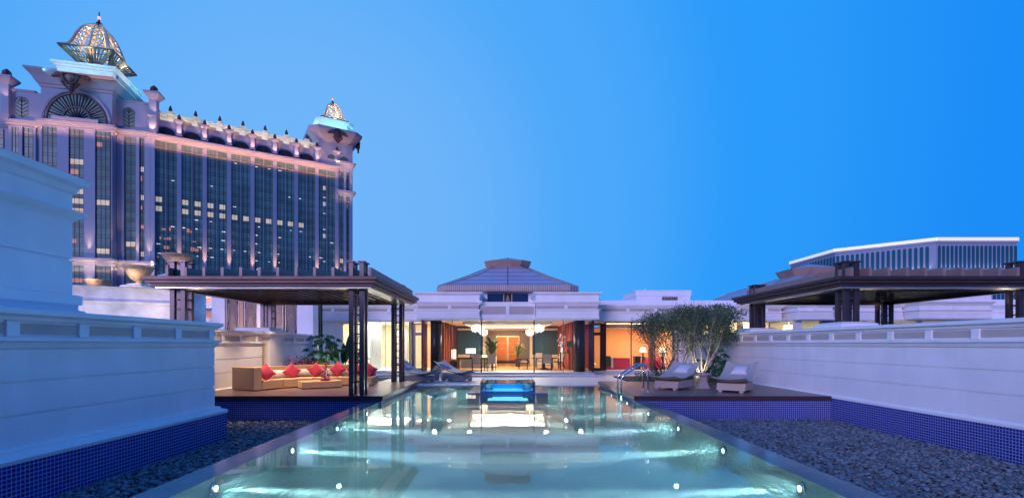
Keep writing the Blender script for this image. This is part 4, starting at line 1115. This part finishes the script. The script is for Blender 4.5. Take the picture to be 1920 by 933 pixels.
for i,(x,y,z,rz,lb) in enumerate(cl): cushion(lb,(x,y,z+(.012,-.01,.0,.015,-.012,0)[i]),rz,redcush,group=g,roll=math.pi/4+(.12,-.09,.16,-.05,.1,-.14)[i],tilt=(.32,.2,.28,.22,.34,.25)[i],w=(.27,.265,.26,.275,.262,.27)[i])
T_ = frame(Vector((-7.15,18.42,0)), (.9,.62,0))
ct = MB(T_).box(-.72,.72,-.40,.40,.03,.27).build('coffee_table', wicker, bevel=.015); tag(ct,'low rectangular tan wicker table in front of the sofa','coffee table')
# flowers
fl = thing('flower_arrangement','small arrangement of pink and white flowers with a red candle dish on the wicker table','flowers',(-6.98,18.5,.272))
MB().lathe([(.14,0),(.20,.03),(.21,.06),(.05,.06)],n=16).build('dish', redcush, fl)
MB().lathe([(.035,.05),(.02,.4),(.03,.62),(.12,.66),(.12,.68)],n=10).build('stand', redwood, fl)
mb = MB(); mg = MB(); ml = MB(); rr = random.Random(5)
for k in range(46):
    a = rr.random()*6.28; z = .06+rr.random()**1.5*.5; r_ = (.19-.22*z)*rr.uniform(.5,1)
    (mb if k%3 else mg).lathe_s((r_*math.cos(a),r_*math.sin(a),z),.04,.04,.032,7,5)
for k in range(30):
    a = rr.random()*6.28; ml.leaf((0.05*math.cos(a),.05*math.sin(a),.1+rr.random()*.35),(math.cos(a),math.sin(a),.3),.17,.05,.5)
mb.build('blossoms', mat('pink_petal',(.7,.32,.30),.6,island=.3), fl, smooth=True); mg.build('dark_blossoms', magenta, fl, smooth=True); ml.build('leaves', leafy, fl)

# ================================================================== LOUNGERS
def make_lounger(label, m_shell, m_base):
    t = thing('lounger', label, 'lounger', (0,0,0))
    prof = [(-1.10,.47),(-.95,.42),(-.75,.365),(-.5,.335),(-.25,.345),(0,.385),(.22,.435),(.42,.50),(.62,.59),(.8,.69),(.95,.79),(1.06,.88)]
    vs=[];fs=[]; n=len(prof)
    for (y,z) in prof:
        c_ = .07+.09*max(0,y)
        for (x,dz) in ((-.56,c_),(-.36,c_*.25),(0,-.012),(.36,c_*.25),(.56,c_)): vs.append((x,y,z+dz))
    for i in range(n-1):
        for j in range(4): fs.append((i*5+j,i*5+j+1,(i+1)*5+j+1,(i+1)*5+j))
    mb = MB().add(vs,fs); o = mb.build('seat_shell', m_shell, t, smooth=True)
    s = o.modifiers.new('thick','SOLIDIFY'); s.thickness=.045; s.offset=-1; s2 = o.modifiers.new('sub','SUBSURF'); s2.levels=1; s2.render_levels=2
    b = MB()
    pts = [(-.72,.07),(.62,.07),(.50,.335),(.3,.29),(.1,.31),(-.05,.34),(-.3,.32),(-.5,.29),(-.62,.31)]
    vs = [(-.46,y,z) for y,z in pts]+[(.46,y,z) for y,z in pts]; m=len(pts)
    b.add(vs,[tuple(range(m)),tuple(range(2*m-1,m-1,-1))]+[((i+1)%m,i,m+i,m+(i+1)%m) for i in range(m)])
    b.build('base', m_base, t, bevel=.01)
    for sx_ in (-.34,.34):
        for yy in (-.62,.52): MB().box(sx_-.06,sx_+.06,yy-.08,yy+.08,0,.075).build('foot', m_base, t)
    return t
lg = make_lounger('grey wavy woven lounger with blue grey cushion nearest the ladder post, left end of patio', wickerg, wickerg)
lg['group'] = 'wavy woven sun loungers'
spots = [((-4.40,23.6,-.175),R(68),None),
         ((-2.62,24.5,-.175),R(66),'grey wavy woven lounger with blue grey cushion left of the glass spa tub'),
         ((6.25,18.1,0.003),R(-46),'pale woven lounger with white cushion beside the steel pool ladder'),
         ((8.05,17.1,0.003),R(-38),'pale woven lounger with white cushion close to the long right wall')]
for i,(l,rz,lb) in enumerate(spots):
    if i == 0: lg.location = l; lg.rotation_euler=(0,0,rz); o = lg
    else: o = dup(lg, l, rz, lb)
    if i >= 2:
        for ch in o.children:
            ch.data = ch.data.copy(); ch.data.materials.clear(); ch.data.materials.append(wickp if 'wickp' in globals() else wicker)
    hd = Matrix.Rotation(rz,4,'Z') @ Vector((0.0,.66,0))
    cushion(['flat blue grey cushion on the lounger nearest the ladder post','flat blue grey cushion on the lounger left of the spa tub','white cushion on the lounger beside the pool ladder','white cushion on the lounger close to the right wall'][i],
            (l[0]+hd.x,l[1]+hd.y,l[2]+.70), rz, bluecush if i<2 else greycush, tilt=-.46, flat=True, w=.30, group='head cushions on the loungers', t_=.12)
# side tables
st = thing('side_table','round woven side table between the two pale loungers','side table',(7.35,18.2,.003))
MB().lathe([(.30,.50),(.31,.52),(.31,.56),(.0,.565)],n=24).build('table_top', wickerg, st)
MB().lathe([(.26,0),(.24,.03),(.13,.30),(.15,.499)],n=4,rot=math.pi/4).build('pedestal', wickerg, st)
st = thing('side_table','cone shaped woven side table holding towels between the two grey loungers','side table',(-3.6,24.6,-.175))
MB().lathe([(.12,0),(.14,.03),(.20,.3),(.34,.50),(.34,.53),(.1,.53)],n=4,rot=math.pi/4).build('body', wickerg, st)
tw = MB()
for k,(x,z) in enumerate(((-.12,.06),(.02,.06),(.14,.06),(-.05,.155),(.08,.155))): tw.tube([(x,-.17,z),(x,.17,z)],.058,10)
o = tw.build('rolled_towels', greycush); o.location=(-3.6,24.6,.355); tag(o,'pile of rolled white towels on the table between the grey loungers','towels')

# ladder
ld = thing('pool_ladder','polished steel grab rails curving from the right deck into the water','pool ladder',(4.8,16.9,0))
for dy in (-.28,.28):
    pts = [(.02,dy,0),(.02,dy,.82),(-.01,dy,.90),(-.07,dy,.945),(-.16,dy,.955),(-.26,dy,.93),(-.80,dy,.60),(-.875,dy,.53),(-.90,dy,.44),(-.90,dy,-.9)]
    MB().tube(pts,.032,10).lathe([(.055,0.004),(.055,.02),(.03,.03)],(.02,dy,0),14).build('rail', steel, ld, smooth=True)
for z in (-.45,-.75): MB().box(-.99,-.88,-.25,.25,z,z+.03).build('step', steel, ld)

# spa tub
sp_ = thing('spa_tub','square glass walled spa tub glowing blue at the far end of the pool','spa tub',(0,19.4,-.2),world=True)
X1,Ya,Yb,Z0,Z1 = 1.03,18.35,20.4,-.17,.215
MB().box(-1.5,1.5,18.1,21.65,-.40,-.17).build('platform', copingm, sp_)
MB().box(-1.5,1.5,18.07,18.098,-1.04,-.175).build('platform_front', tileblue, sp_)
for (a,b,c,d) in ((-X1,X1,Ya,Ya+.02),(-X1,X1,Yb-.02,Yb),(-X1,-X1+.02,Ya+.021,Yb-.021),(X1-.02,X1,Ya+.021,Yb-.021)): MB().box(a,b,c,d,Z0+.005,Z1).build('glass_wall', acryl, sp_)
cyan = mat('spa_mosaic',(.05,.30,.60),.3,var=.15,vscale=8)
MB().box(-X1+.03,X1-.03,Ya+.03,Yb-.03,Z0+.003,Z0+.03).build('floor', cyan, sp_)
for s in (-1,1):
    a,b = sorted((s*(X1-.12),s*(X1-.42))); MB().box(a,b,Ya+.9,Yb-.03,Z0+.031,.08).build('seat', mat('spa_seat',(.02,.12,.20),.3), sp_)
MB().box(-X1+.03,X1-.03,Yb-.06,Yb-.025,Z0+.031,.12).build('back_wall', cyan, sp_)
MB().box(-X1+.025,X1-.025,Ya+.025,Yb-.08,.165,.172).build('water_surface', glass_mat('spa_water',(.6,.9,1),1.33), sp_)
mb = MB()
for s in (-1,1):
    mb.box(s*X1-.012,s*X1+.012,Ya-.012,Ya+.012,Z0,Z1+.01); mb.box(s*X1-.012,s*X1+.012,Yb-.012,Yb+.012,Z0,Z1+.01)
    mb.box(s*X1-.012,s*X1+.012,Ya,Yb,Z1+.001,Z1+.014)
mb.box(-X1,X1,Ya-.012,Ya+.012,Z1+.001,Z1+.014); mb.box(-X1,X1,Yb-.012,Yb+.012,Z1+.001,Z1+.014)
mb.build('edge_trim', steel, sp_)
area((0,19.6,.15),(0,19.6,-1),1.6,1.4,18,(.3,.85,1)); 
for s in (-1,1): spot((s*.8,18.6,-.05),(0,20.3,-.1),5,(.5,.95,1),120,.9,.03)

# ================================================================== PLANTS
def shrub_tree(name, label, base, H, spread, seed, leafm, nst=8, nleaf=6500, lean=(0,0), lsz=.055, cat='tree', group=None, start=.40):
    t = thing(name, label, cat, base, group); rr = random.Random(seed); br = MB(); tips=[]
    def grow(p, d, L, r, lev):
        pts=[p]; q=p; dd=d
        for k in range(4):
            dd=(dd+Vector((rr.uniform(-.16,.16),rr.uniform(-.16,.16),.06))).normalized(); q=q+dd*L/4; pts.append(q)
            if lev>=1 or q.z>H*start: tips.append((q,lev))
        br.tube(pts, r, 5 if lev<2 else 4, r*.55)
        if lev<3 and q.z<H*.97:
            for k in range(3 if lev<2 else 2):
                nd=(dd+Vector((rr.uniform(-.62,.62),rr.uniform(-.62,.62),rr.uniform(-.12,.35)))).normalized()
                grow(q,nd,L*rr.uniform(.55,.8),r*.55,lev+1)
    for k in range(nst):
        a=2*math.pi*k/nst+rr.uniform(-.3,.3); s=rr.uniform(.35,1)*spread
        d=Vector((math.cos(a)*s+lean[0],math.sin(a)*s+lean[1],1)).normalized()
        grow(Vector((.06*math.cos(a),.06*math.sin(a),0)), d, H*rr.uniform(.38,.5), .035, 0)
    br.build('trunk', barkm, t)
    lf=MB(); tips=[x for x in tips if x[0].z>H*start]; lf.keep=True
    # clumps
    for k in range(nleaf):
        q,lev=rr.choice(tips); s=.16
        p=q+Vector((rr.gauss(0,s),rr.gauss(0,s),rr.gauss(0,s*.8)))
        if p.z>H: continue
        d=Vector((rr.uniform(-1,1),rr.uniform(-1,1),rr.uniform(-.5,1))).normalized(); sd=d.cross(Vector((rr.uniform(-1,1),rr.uniform(-1,1),rr.uniform(-1,1)))).normalized()
        L=lsz*rr.uniform(.7,1.5); w=L*.30
        lf.add([p,p+d*L*.5+sd*w,p+d*L,p+d*L*.5-sd*w],[(0,1,2,3)])
    lf.build('crown', leafm, t, uv=False)
    return t
shrub_tree('tree','fine leaved multi stemmed tree, left of the pair, before the lamp lit room',(7.75,22.3,-.1),3.35,.62,11,leafo,nst=9,nleaf=12500,lsz=.07,start=.34)
shrub_tree('tree','fine leaved multi stemmed tree, right of the pair, behind the round side table',(8.35,20.9,.25),2.85,.72,23,leafo,nst=10,nleaf=12500,lsz=.07,start=.34)
o = MB().lathe([(.30,-.1),(.30,.30),(.22,.34),(.05,.34)],(8.35,20.9,.0),16).build('planter', barkm); tag(o,'low stone ring at the foot of the right hand tree','planter')
shrub_tree('shrub','dark rounded shrub top showing above the end of the right wall',(10.2,24.5,1.0),2.6,.55,31,leafd,nst=7,nleaf=2600,lsz=.10,cat='shrub')
def fan_plant(name,label,base,n,L,w,m,seed,up=(.5,1.4),droop=.7,cat='plant',stem=0,group=None,seg=5,spreadr=.05):
    t=thing(name,label,cat,base,group); rr=random.Random(seed); mb=MB(); mb.keep=True; sm=MB()
    for k in range(n):
        a=rr.uniform(0,6.28); e=rr.uniform(*up); d=Vector((math.cos(a),math.sin(a),e)).normalized(); ll=L*rr.uniform(.7,1.1)
        p=Vector((rr.uniform(-1,1)*spreadr,rr.uniform(-1,1)*spreadr,0))
        if stem:
            q=p+d*stem*rr.uniform(.5,1); sm.tube([p,(p+q)/2+Vector((0,0,.03)),q],.012,4); p=q
        mb.leaf(p,d,ll,w*rr.uniform(.7,1.1),droop,seg)
    if stem: sm.build('stems', leafg, t)
    mb.build('leaves', m, t, uv=False); return t
bed = MB().box(5.9,10.3,21.62,27,-.5,-.12).build('planting_bed', soil); struct(bed)
bed = MB().box(-10.4,-6.2,20.75,26.5,-.5,-.14)
struct(MB().box(-10.4,-6.3,22.0,26.5,-.5,-.15).build('planting_bed', soil))
# left tropical group
def banana(label, base, n, L, w, seed, h):
    t=thing('banana_plant',label,'plant',base); rr=random.Random(seed); mb=MB(); mb.keep=True; st_=MB()
    for k in range(n):
        a=2*math.pi*k/n+rr.uniform(-.3,.3); d=Vector((math.cos(a)*.42,math.sin(a)*.25,1)).normalized()
        q=d*h*rr.uniform(.7,1.1); st_.tube([(0,0,0),q*.5,q],.03,5,.015); mb.leaf(q,(d+Vector((0,0,.3))),L*rr.uniform(.8,1.1),w,.35,7)
        mb.leaf(q,(d+Vector((d.x*1.6,d.y,-.1))),L*rr.uniform(.6,.9),w*.8,.8,7)
    st_.build('stems', leafg, t); mb.build('leaves', leafd, t, uv=False); return t
banana('tall banana plant with upright blades behind the sofa, in front of the lit window',(-7.75,22.7,-.14),10,1.15,.27,4,1.25)
banana('drooping banana plant at the left edge of the plant group behind the sofa',(-9.15,22.8,-.14),5,.7,.2,9,.75)
def lobed(label, base, n, H, seed, m, r_=.75, lw=.30):
    t=thing('philodendron',label,'plant',base); rr=random.Random(seed); mb=MB(); mb.keep=True; sm=MB()
    for k in range(n):
        a=rr.uniform(0,6.28); hh=H*rr.uniform(.35,1); rad_=r_*rr.uniform(.25,1)
        q=Vector((math.cos(a)*rad_,math.sin(a)*rad_*.7,hh)); sm.tube([(0,0,0),(q.x*.4,q.y*.4,hh*.6),q],.012,4)
        for j in range(7):
            b=-1.6+j*.53; d=Vector((math.cos(a+b),math.sin(a+b),-.25)); mb.leaf(q,d,lw*(1-.22*abs(j-3)/3)*rr.uniform(.85,1.1),lw*.34,.8,3,(.4,1,.8,.1))
    sm.build('stems', leafg, t); mb.build('leaves', m, t, uv=False); return t
lobed('bushy lobed leaf philodendron in the middle of the plants behind the sofa',(-8.55,22.5,-.14),46,2.3,2,leafd,.9,.34)
lobed('small philodendron below the lit window, right end of the plants behind the sofa',(-7.05,22.6,-.14),20,1.6,6,leafg,.5,.26)
fan_plant('leafy_plant','bright green young plant low in front of the philodendron behind the sofa',(-8.0,21.9,-.14),16,.5,.12,leafg,8,up=(.8,2),stem=.5)
t=thing('bougainvillea','magenta flowering bougainvillea above the back of the sofa at the left','flowering shrub',(-9.45,22.0,-.14)); rr=random.Random(12); mb=MB(); mb.keep=True; lf=MB(); lf.keep=True; sm=MB()
for k in range(900):
    p=Vector((rr.gauss(0,.36),rr.gauss(0,.2),.85+rr.gauss(0,.17))); d=Vector((rr.uniform(-1,1),rr.uniform(-1,1),rr.uniform(-.3,1))).normalized()
    (mb if k%4 else lf).leaf(p,d,.075,.06,.2,3)
for k in range(9): sm.tube([(0,0,0),(rr.uniform(-.3,.3),rr.uniform(-.2,.2),.5),(rr.uniform(-.5,.5),rr.uniform(-.2,.2),.9)],.012,4)
sm.build('stems', barkm, t); mb.build('blossoms', magenta, t, uv=False); lf.build('leaves', leafg, t, uv=False)
# right bed
fan_plant('cordyline','tall dark red cordyline left of the trees, before the lamp lit room',(7.25,22.6,-.1),34,.62,.07,leafr,3,up=(.5,2.6),stem=.95)
fan_plant('cordyline','dark red cordyline just left of the right hand tree trunk',(7.95,21.8,-.1),26,.55,.07,leafr,5,up=(.4,2.2),stem=.7)
fan_plant('cordyline','dark red cordyline at the foot of the right wall among the shrubs',(8.95,22.0,-.1),26,.6,.08,leafr,15,up=(.4,2.2),stem=.8)
fan_plant('leafy_plant','lime green low plant lit from below behind the side table',(7.45,20.6+1.1,-.1),60,.34,.07,leafy,7,up=(.3,1.8),stem=.25,spreadr=.3)
lobed('deep green philodendron behind the right hand lounger',(9.2,21.8,-.1),24,1.25,17,leafd,.7,.28)
lobed('tall dark leaved philodendron against the right wall',(9.85,22.4,-.1),16,1.55,27,leafd,.45,.30)
def hedge(label, x0,x1,y0,y1,z0,z1,n,m,seed,lsz=.06):
    t=thing('hedge',label,'hedge',((x0+x1)/2,(y0+y1)/2,z0),world=True); rr=random.Random(seed); mb=MB(); mb.keep=True; st_=MB()
    for k in range(26):
        x=rr.uniform(x0,x1); y=rr.uniform(y0,y1); st_.tube([(x,y,z0),(x+rr.uniform(-.1,.1),y,z0+(z1-z0)*.8)],.01,4)
    for k in range(n):
        x=rr.uniform(x0,x1); y=rr.uniform(y0,y1); top=z0+(z1-z0)*(.82+.18*math.sin(x*7+seed)*math.cos(x*2.3)); p=Vector((x+rr.gauss(0,.05),y+rr.gauss(0,.05),rr.uniform(z0,top)+rr.gauss(0,.04)))
        d=Vector((rr.uniform(-1,1),rr.uniform(-1,1),rr.uniform(-.2,1))).normalized(); mb.leaf(p,d,lsz*rr.uniform(.8,1.4),lsz*.5,.3,3)
    st_.build('stems', barkm, t); mb.build('leaves', m, t, uv=False)
hedge('low clipped green hedge behind the pool ladder, in front of the lit room',5.95,8.0,22.2,22.9,-.12,.42,3200,leafg,1)
hedge('low dark groundcover hedge behind the loungers, right of the side table',8.1,10.2,21.8,22.6,-.12,.35,2400,leafd,2)
hedge('thin roof hedge far behind, right of the central parapet',6.2,9.0,45,46,4.3,6.1,900,leafd,3,.16)
spot((7.9,20.4,.05),(8.3,21.1,2.4),200,(1,.93,.62),95,.9,.05); spot((7.3,21.8,.0),(7.7,22.4,2.6),240,(1,.90,.62),90,.9,.05); spot((8.9,20.9,.0),(8.7,21.3,2.4),140,(1,.93,.7),90,.9,.05)
spot((7.25,19.6,.03),(7.6,21.8,.1),60,(1,1,.6),80,.9,.05)
spot((-8.3,21.9,.0),(-8.4,22.7,2),260,(1,.95,.75),90,.9,.05)

# ================================================================== INSIDE THE HOUSE
def make_chair(label):
    t=thing('dining_chair',label,'chair',(0,0,0)); 
    MB().box(-.26,.26,-.26,.24,.42,.50).build('seat', chairm, t, bevel=.01)
    bk=MB(); bk.add([(-.24,.24,.50),(.24,.24,.50),(.24,.30,.50),(-.24,.30,.50),(-.24,.38,1.02),(.24,.38,1.02),(.24,.42,1.02),(-.24,.42,1.02)],[(0,3,2,1),(4,5,6,7),(0,1,5,4),(1,2,6,5),(2,3,7,6),(3,0,4,7)]); bk.build('backrest', chairm, t)
    for s in (-1,1):
        MB().box(s*.27-.025,s*.27+.025,-.26,-.20,0,.66).build('leg', woodd, t); MB().tube([(s*.27,.34,0),(s*.27,.25,.45),(s*.27,.42,1.06)],.028,6).build('leg', woodd, t)
        MB().box(s*.27-.03,s*.27+.03,-.24,.30,.66,.69).build('armrest', woodd, t)
    return t
ch0=make_chair('dark wood dining chair nearest the glass at the round dining table'); ch0['group']='dining chairs'
dt=thing('dining_table','dark round dining table in the right half of the glass room','table',(2.35,31.6,.033))
MB().lathe([(.85,.72),(.87,.74),(.87,.76),(.0,.765)],n=28).build('table_top', woodd, dt); MB().lathe([(.40,0),(.35,.05),(.10,.12),(.10,.719)],n=14).build('pedestal', woodd, dt)
for i,(l,rz,lb) in enumerate([((2.45,30.3,.033),R(178),None),((1.05,31.6,.033),R(90),'dark wood chair at the left side of the round dining table'),((3.35,32.3,.033),R(-50),'dark wood chair at the right back of the round dining table'),((2.2,32.9,.033),R(5),'dark wood chair at the far side of the round dining table')]):
    if i==0: ch0.location=l; ch0.rotation_euler=(0,0,rz)
    else: dup(ch0,l,rz,lb)
ct_=thing('console_table','tall narrow black console table beside the right pillar','console table',(3.55,29.9,.035))
MB().box(-.32,.32,-.2,.2,1.08,1.12).build('table_top', woodd, ct_)
for a in (-.29,.29):
    for b in (-.17,.17): MB().box(a-.02,a+.02,b-.02,b+.02,0,1.08).build('leg', woodd, ct_)
def vase(label, loc, m, h, r_, seed):
    t=thing('flower_vase',label,'vase',loc); MB().lathe([(.06,0),(.08,.1),(.05,.25),(.06,.3)],n=12).build('vase', crystal if m is fabricw else potm, t)
    rr=random.Random(seed); mb=MB(); 
    for k in range(40): mb.lathe_s((rr.gauss(0,r_),rr.gauss(0,r_),.35+rr.random()*h),.05,.05,.045,6,4)
    mb.build('blossoms', m, t, smooth=True); sm=MB()
    for k in range(6): sm.tube([(0,0,.2),(rr.gauss(0,r_),rr.gauss(0,r_),.4+h*.5)],.008,4)
    sm.build('stems', leafg, t)
vase('tall white orchid arrangement on the console table by the red wall',(3.35,29.9,1.157),fabricw,.75,.10,4)
vase('small green leafy bouquet on the console table next to the orchids',(3.75,29.9,1.157),leafg,.35,.10,5)
dk=thing('desk','long dark writing desk with pale front in the left half of the glass room','desk',(-2.0,30.6,.033))
MB().box(-1.15,1.05,-.4,.4,.70,.78).build('desk_top', woodd, dk); MB().box(-1.0,.9,.2,.25,.1,.69).build('modesty_panel', creamwall, dk)
for a in (-1.1,1.0): 
    for b in (-.34,.34): MB().box(a-.03,a+.03,b-.03,b+.03,0,.70).build('leg', woodd, dk)
t=dup(ch0,(-1.9,29.7,.033),R(182),'dark wood chair with pale seat tucked at the writing desk'); 
t=dup(ch0,(-1.1,29.8,.033),R(200),'low dark chair right of the writing desk chair')
def table_lamp(label, loc, r_, h, box=False, base_h=.3):
    t=thing('table_lamp',label,'lamp',loc)
    MB().lathe([(.09,0),(.10,.02),(.04,.06),(.05,base_h*.6),(.03,base_h)],n=12).build('lamp_base', woodd, t)
    if box: MB().box(-r_,r_,-r_*.5,r_*.5,base_h+.005,base_h+h).build('lamp_shade', shade, t)
    else: MB().lathe([(r_,base_h+.005),(r_*.55,base_h+h)],n=20).build('lamp_shade', shade, t, smooth=True)
    return t
table_lamp('rectangular glowing table lamp on the writing desk',(-2.35,30.75,.815),.30,.32,True,.25)
table_lamp('slim glowing lamp on the low stand at the left end of the writing desk',(-3.45,30.9,.60),.14,.60,True,.12)
o=MB().box(-3.7,-3.2,30.7,31.1,.035,.598).build('lamp_stand', woodd, bevel=.01); tag(o,'low dark stand under the slim lamp','stand')
sofa2=thing('armchair','white armchair beyond the writing desk, left of the dais','armchair',(-1.5,34.0,.033)); MB().box(-.7,.7,-.4,.4,.1,.42).build('seat', fabricw, sofa2,bevel=.03); MB().box(-.7,.7,.25,.45,.421,.85).build('backrest', fabricw, sofa2,bevel=.03)
for a in (-.62,.62): MB().box(a-.08,a+.08,-.4,.24,.421,.6).build('armrest', fabricw, sofa2, bevel=.02)
for (x,lb,sd) in ((-1.05,'potted broad leaf plant left of the orange lit panel',41),(.75,'potted palm right of the orange lit panel',42)):
    t=thing('potted_plant',lb,'plant',(x-.15 if x<0 else x,35.5,.033)); MB().lathe([(.22,0),(.30,.55),(.28,.56),(.1,.5)],n=4,rot=.78).build('pot', potm, t)
    rr=random.Random(sd); mb=MB(); mb.keep=True; sm=MB()
    for k in range(22 if x<0 else 34):
        a=rr.uniform(0,6.28); hh=rr.uniform(.8,1.7); q=Vector((.12*math.cos(a),.12*math.sin(a),hh)); sm.tube([(0,0,.5),q],.02,4)
        mb.leaf(q,(math.cos(a)*.7,math.sin(a)*.7,1.0 if x<0 else .6),.75,.24 if x<0 else .10,.7 if x<0 else 1.2,7)
    sm.build('stems', leafg, t); mb.build('leaves', leafy if x>0 else leafg, t, uv=False)
def chandelier(label, c, r_, h, hz):
    t=thing('chandelier',label,'chandelier',c,'crystal chandeliers in the glass room')
    MB().lathe([(.03,0),(.03,hz)],n=8).build('rod', steel, t)
    mb=MB()
    for ring_ in range(3):
        rr_=r_*(1-.25*ring_); n=int(15-3*ring_)
        for k in range(n):
            a=2*math.pi*k/n; mb.tube([(rr_*math.cos(a),rr_*math.sin(a),0.0),(rr_*math.cos(a),rr_*math.sin(a),-h*(.75+.25*ring_/2+.1*math.sin(k*2.3)))],.016,5)
    mb.build('crystals', crystal, t); MB().lathe([(r_*1.04,-.03),(r_*1.04,.0),(.05,.03)],n=20).build('canopy_ring', gold, t)
chandelier('large crystal chandelier behind the left front pane of the glass room',(-1.95,30.4,2.82),.33,.42,.2)
chandelier('large crystal chandelier behind the right front pane of the glass room',(1.95,30.4,2.82),.33,.42,.2)
chandelier('smaller chandelier deeper in the glass room, left of the orange panel',(-1.75,35.2,2.70),.27,.42,.3)
chandelier('smaller chandelier deeper in the glass room, right of the orange panel',(1.6,35.2,2.70),.27,.42,.3)
t=thing('chandelier','crystal chandelier in the lit room of the neighbouring villa','chandelier',(17.6,30.3,2.55)); 
mb=MB()
for k in range(18): a=k/18*6.28; mb.tube([(.26*math.cos(a),.26*math.sin(a),.3),(.34*math.cos(a),.34*math.sin(a),-.1)],.03,5)
mb.build('crystals', crystal, t); MB().lathe([(.02,.3),(.02,.5)],n=6).build('rod', steel, t)
# bathroom
bt=thing('armchair','small white upholstered chair in the bright bathroom','armchair',(-6.85,31.2,.035)); MB().box(-.55,.4,-.3,.3,.02,.42).build('seat', fabricw, bt, bevel=.03); MB().box(-.45,-.05,.2,.32,.421,1.05).build('backrest', fabricw, bt, bevel=.03)
bd=thing('daybed','low white daybed with throw behind the lit window left of the ladder post','bed',(-9.9,31.2,.035)); MB().box(-.9,.55,-.5,.5,.0,.4).build('mattress', fabricw, bd, bevel=.04); MB().box(.1,.4,-.4,.4,.41,.55).build('pillow', fabricw, bd, bevel=.04)
# red room
t=thing('sofa','long crimson sofa with green and white bolsters in the orange lit room','sofa',(7.55,31.4,.035)); MB().box(-1.3,.3,-.4,.4,.0,.75).build('seat', redcush, t, bevel=.04); MB().box(-1.32,-.95,-.43,.43,.2,.86).build('throw', mat('green_throw',(.05,.09,.06),.8), t, bevel=.02); MB().box(-.92,-.80,-.44,.43,.1,.80).build('stripe', greycush, t, bevel=.01)
t=thing('armchair','round crimson armchair under the lamp in the orange lit room','armchair',(9.35,31.4,.035)); MB().lathe([(.62,0),(.66,.4),(.60,.75),(.3,.78)],n=20).build('seat', redcush, t, smooth=True); MB().box(-1.15,-.80,-.3,.3,.0,.85).build('side_cabinet', potm, t)
table_lamp('white cone lamp on the dark stand before the orange wall',(8.75,31.3,.82),.25,.30,False,.32)
o=MB().lathe([(.16,.035),(.16,.05),(.06,.1),(.07,.75),(.2,.80),(.2,.818)],(8.75,31.3,0),12).build('lamp_stand', woodd); tag(o,'slim dark stand carrying the white cone lamp','stand')
table_lamp('second white cone lamp partly hidden behind the tree branches',(10.0,31.3,.82),.25,.30,False,.32)
o=MB().lathe([(.16,.035),(.16,.05),(.06,.1),(.07,.75),(.2,.80),(.2,.818)],(10.0,31.3,0),12).build('lamp_stand', woodd); tag(o,'slim dark stand of the lamp behind the branches','stand')
# palm at far left beside the marble wall
fan_plant('palm','small palm lit yellow between the marble wall and the screen wall',(-16.3,26.6,1.0),22,1.5,.16,leafy,19,up=(.3,2),droop=1.0,stem=.5,cat='palm')
spot((-16.3,25.6,1.2),(-16.3,26.8,3),40,(1,.9,.4),90,.9,.05)
# small far spires on the skyline
t=thing('spire','tiny glowing white spire on the skyline above the right wing','spire',(71,250,14.8)); MB().lathe([(2.4,0),(2.4,6.5),(1.6,7),(1.5,9.5),(.8,10),(.1,15.5)],n=8).build('tower', mat('spire_emission_glow',(.8,.75,.7),.6,emit=(1,.85,.75),estr=.5), t)  # lit look of the spire put into its colour as emission
t=thing('dome','tiny pale dome on the skyline left of the right pavilion','dome',(112,250,19.2)); MB().lathe([(4.5,0),(4.5,3.5),(3.4,5.0),(2.6,7),(.2,8.2)],n=14).build('dome_shell', whitef, t)

# ------------------------------------------------------------------ tidy
for o in list(bpy.data.objects):
    if '_o' in o: del o['_o']
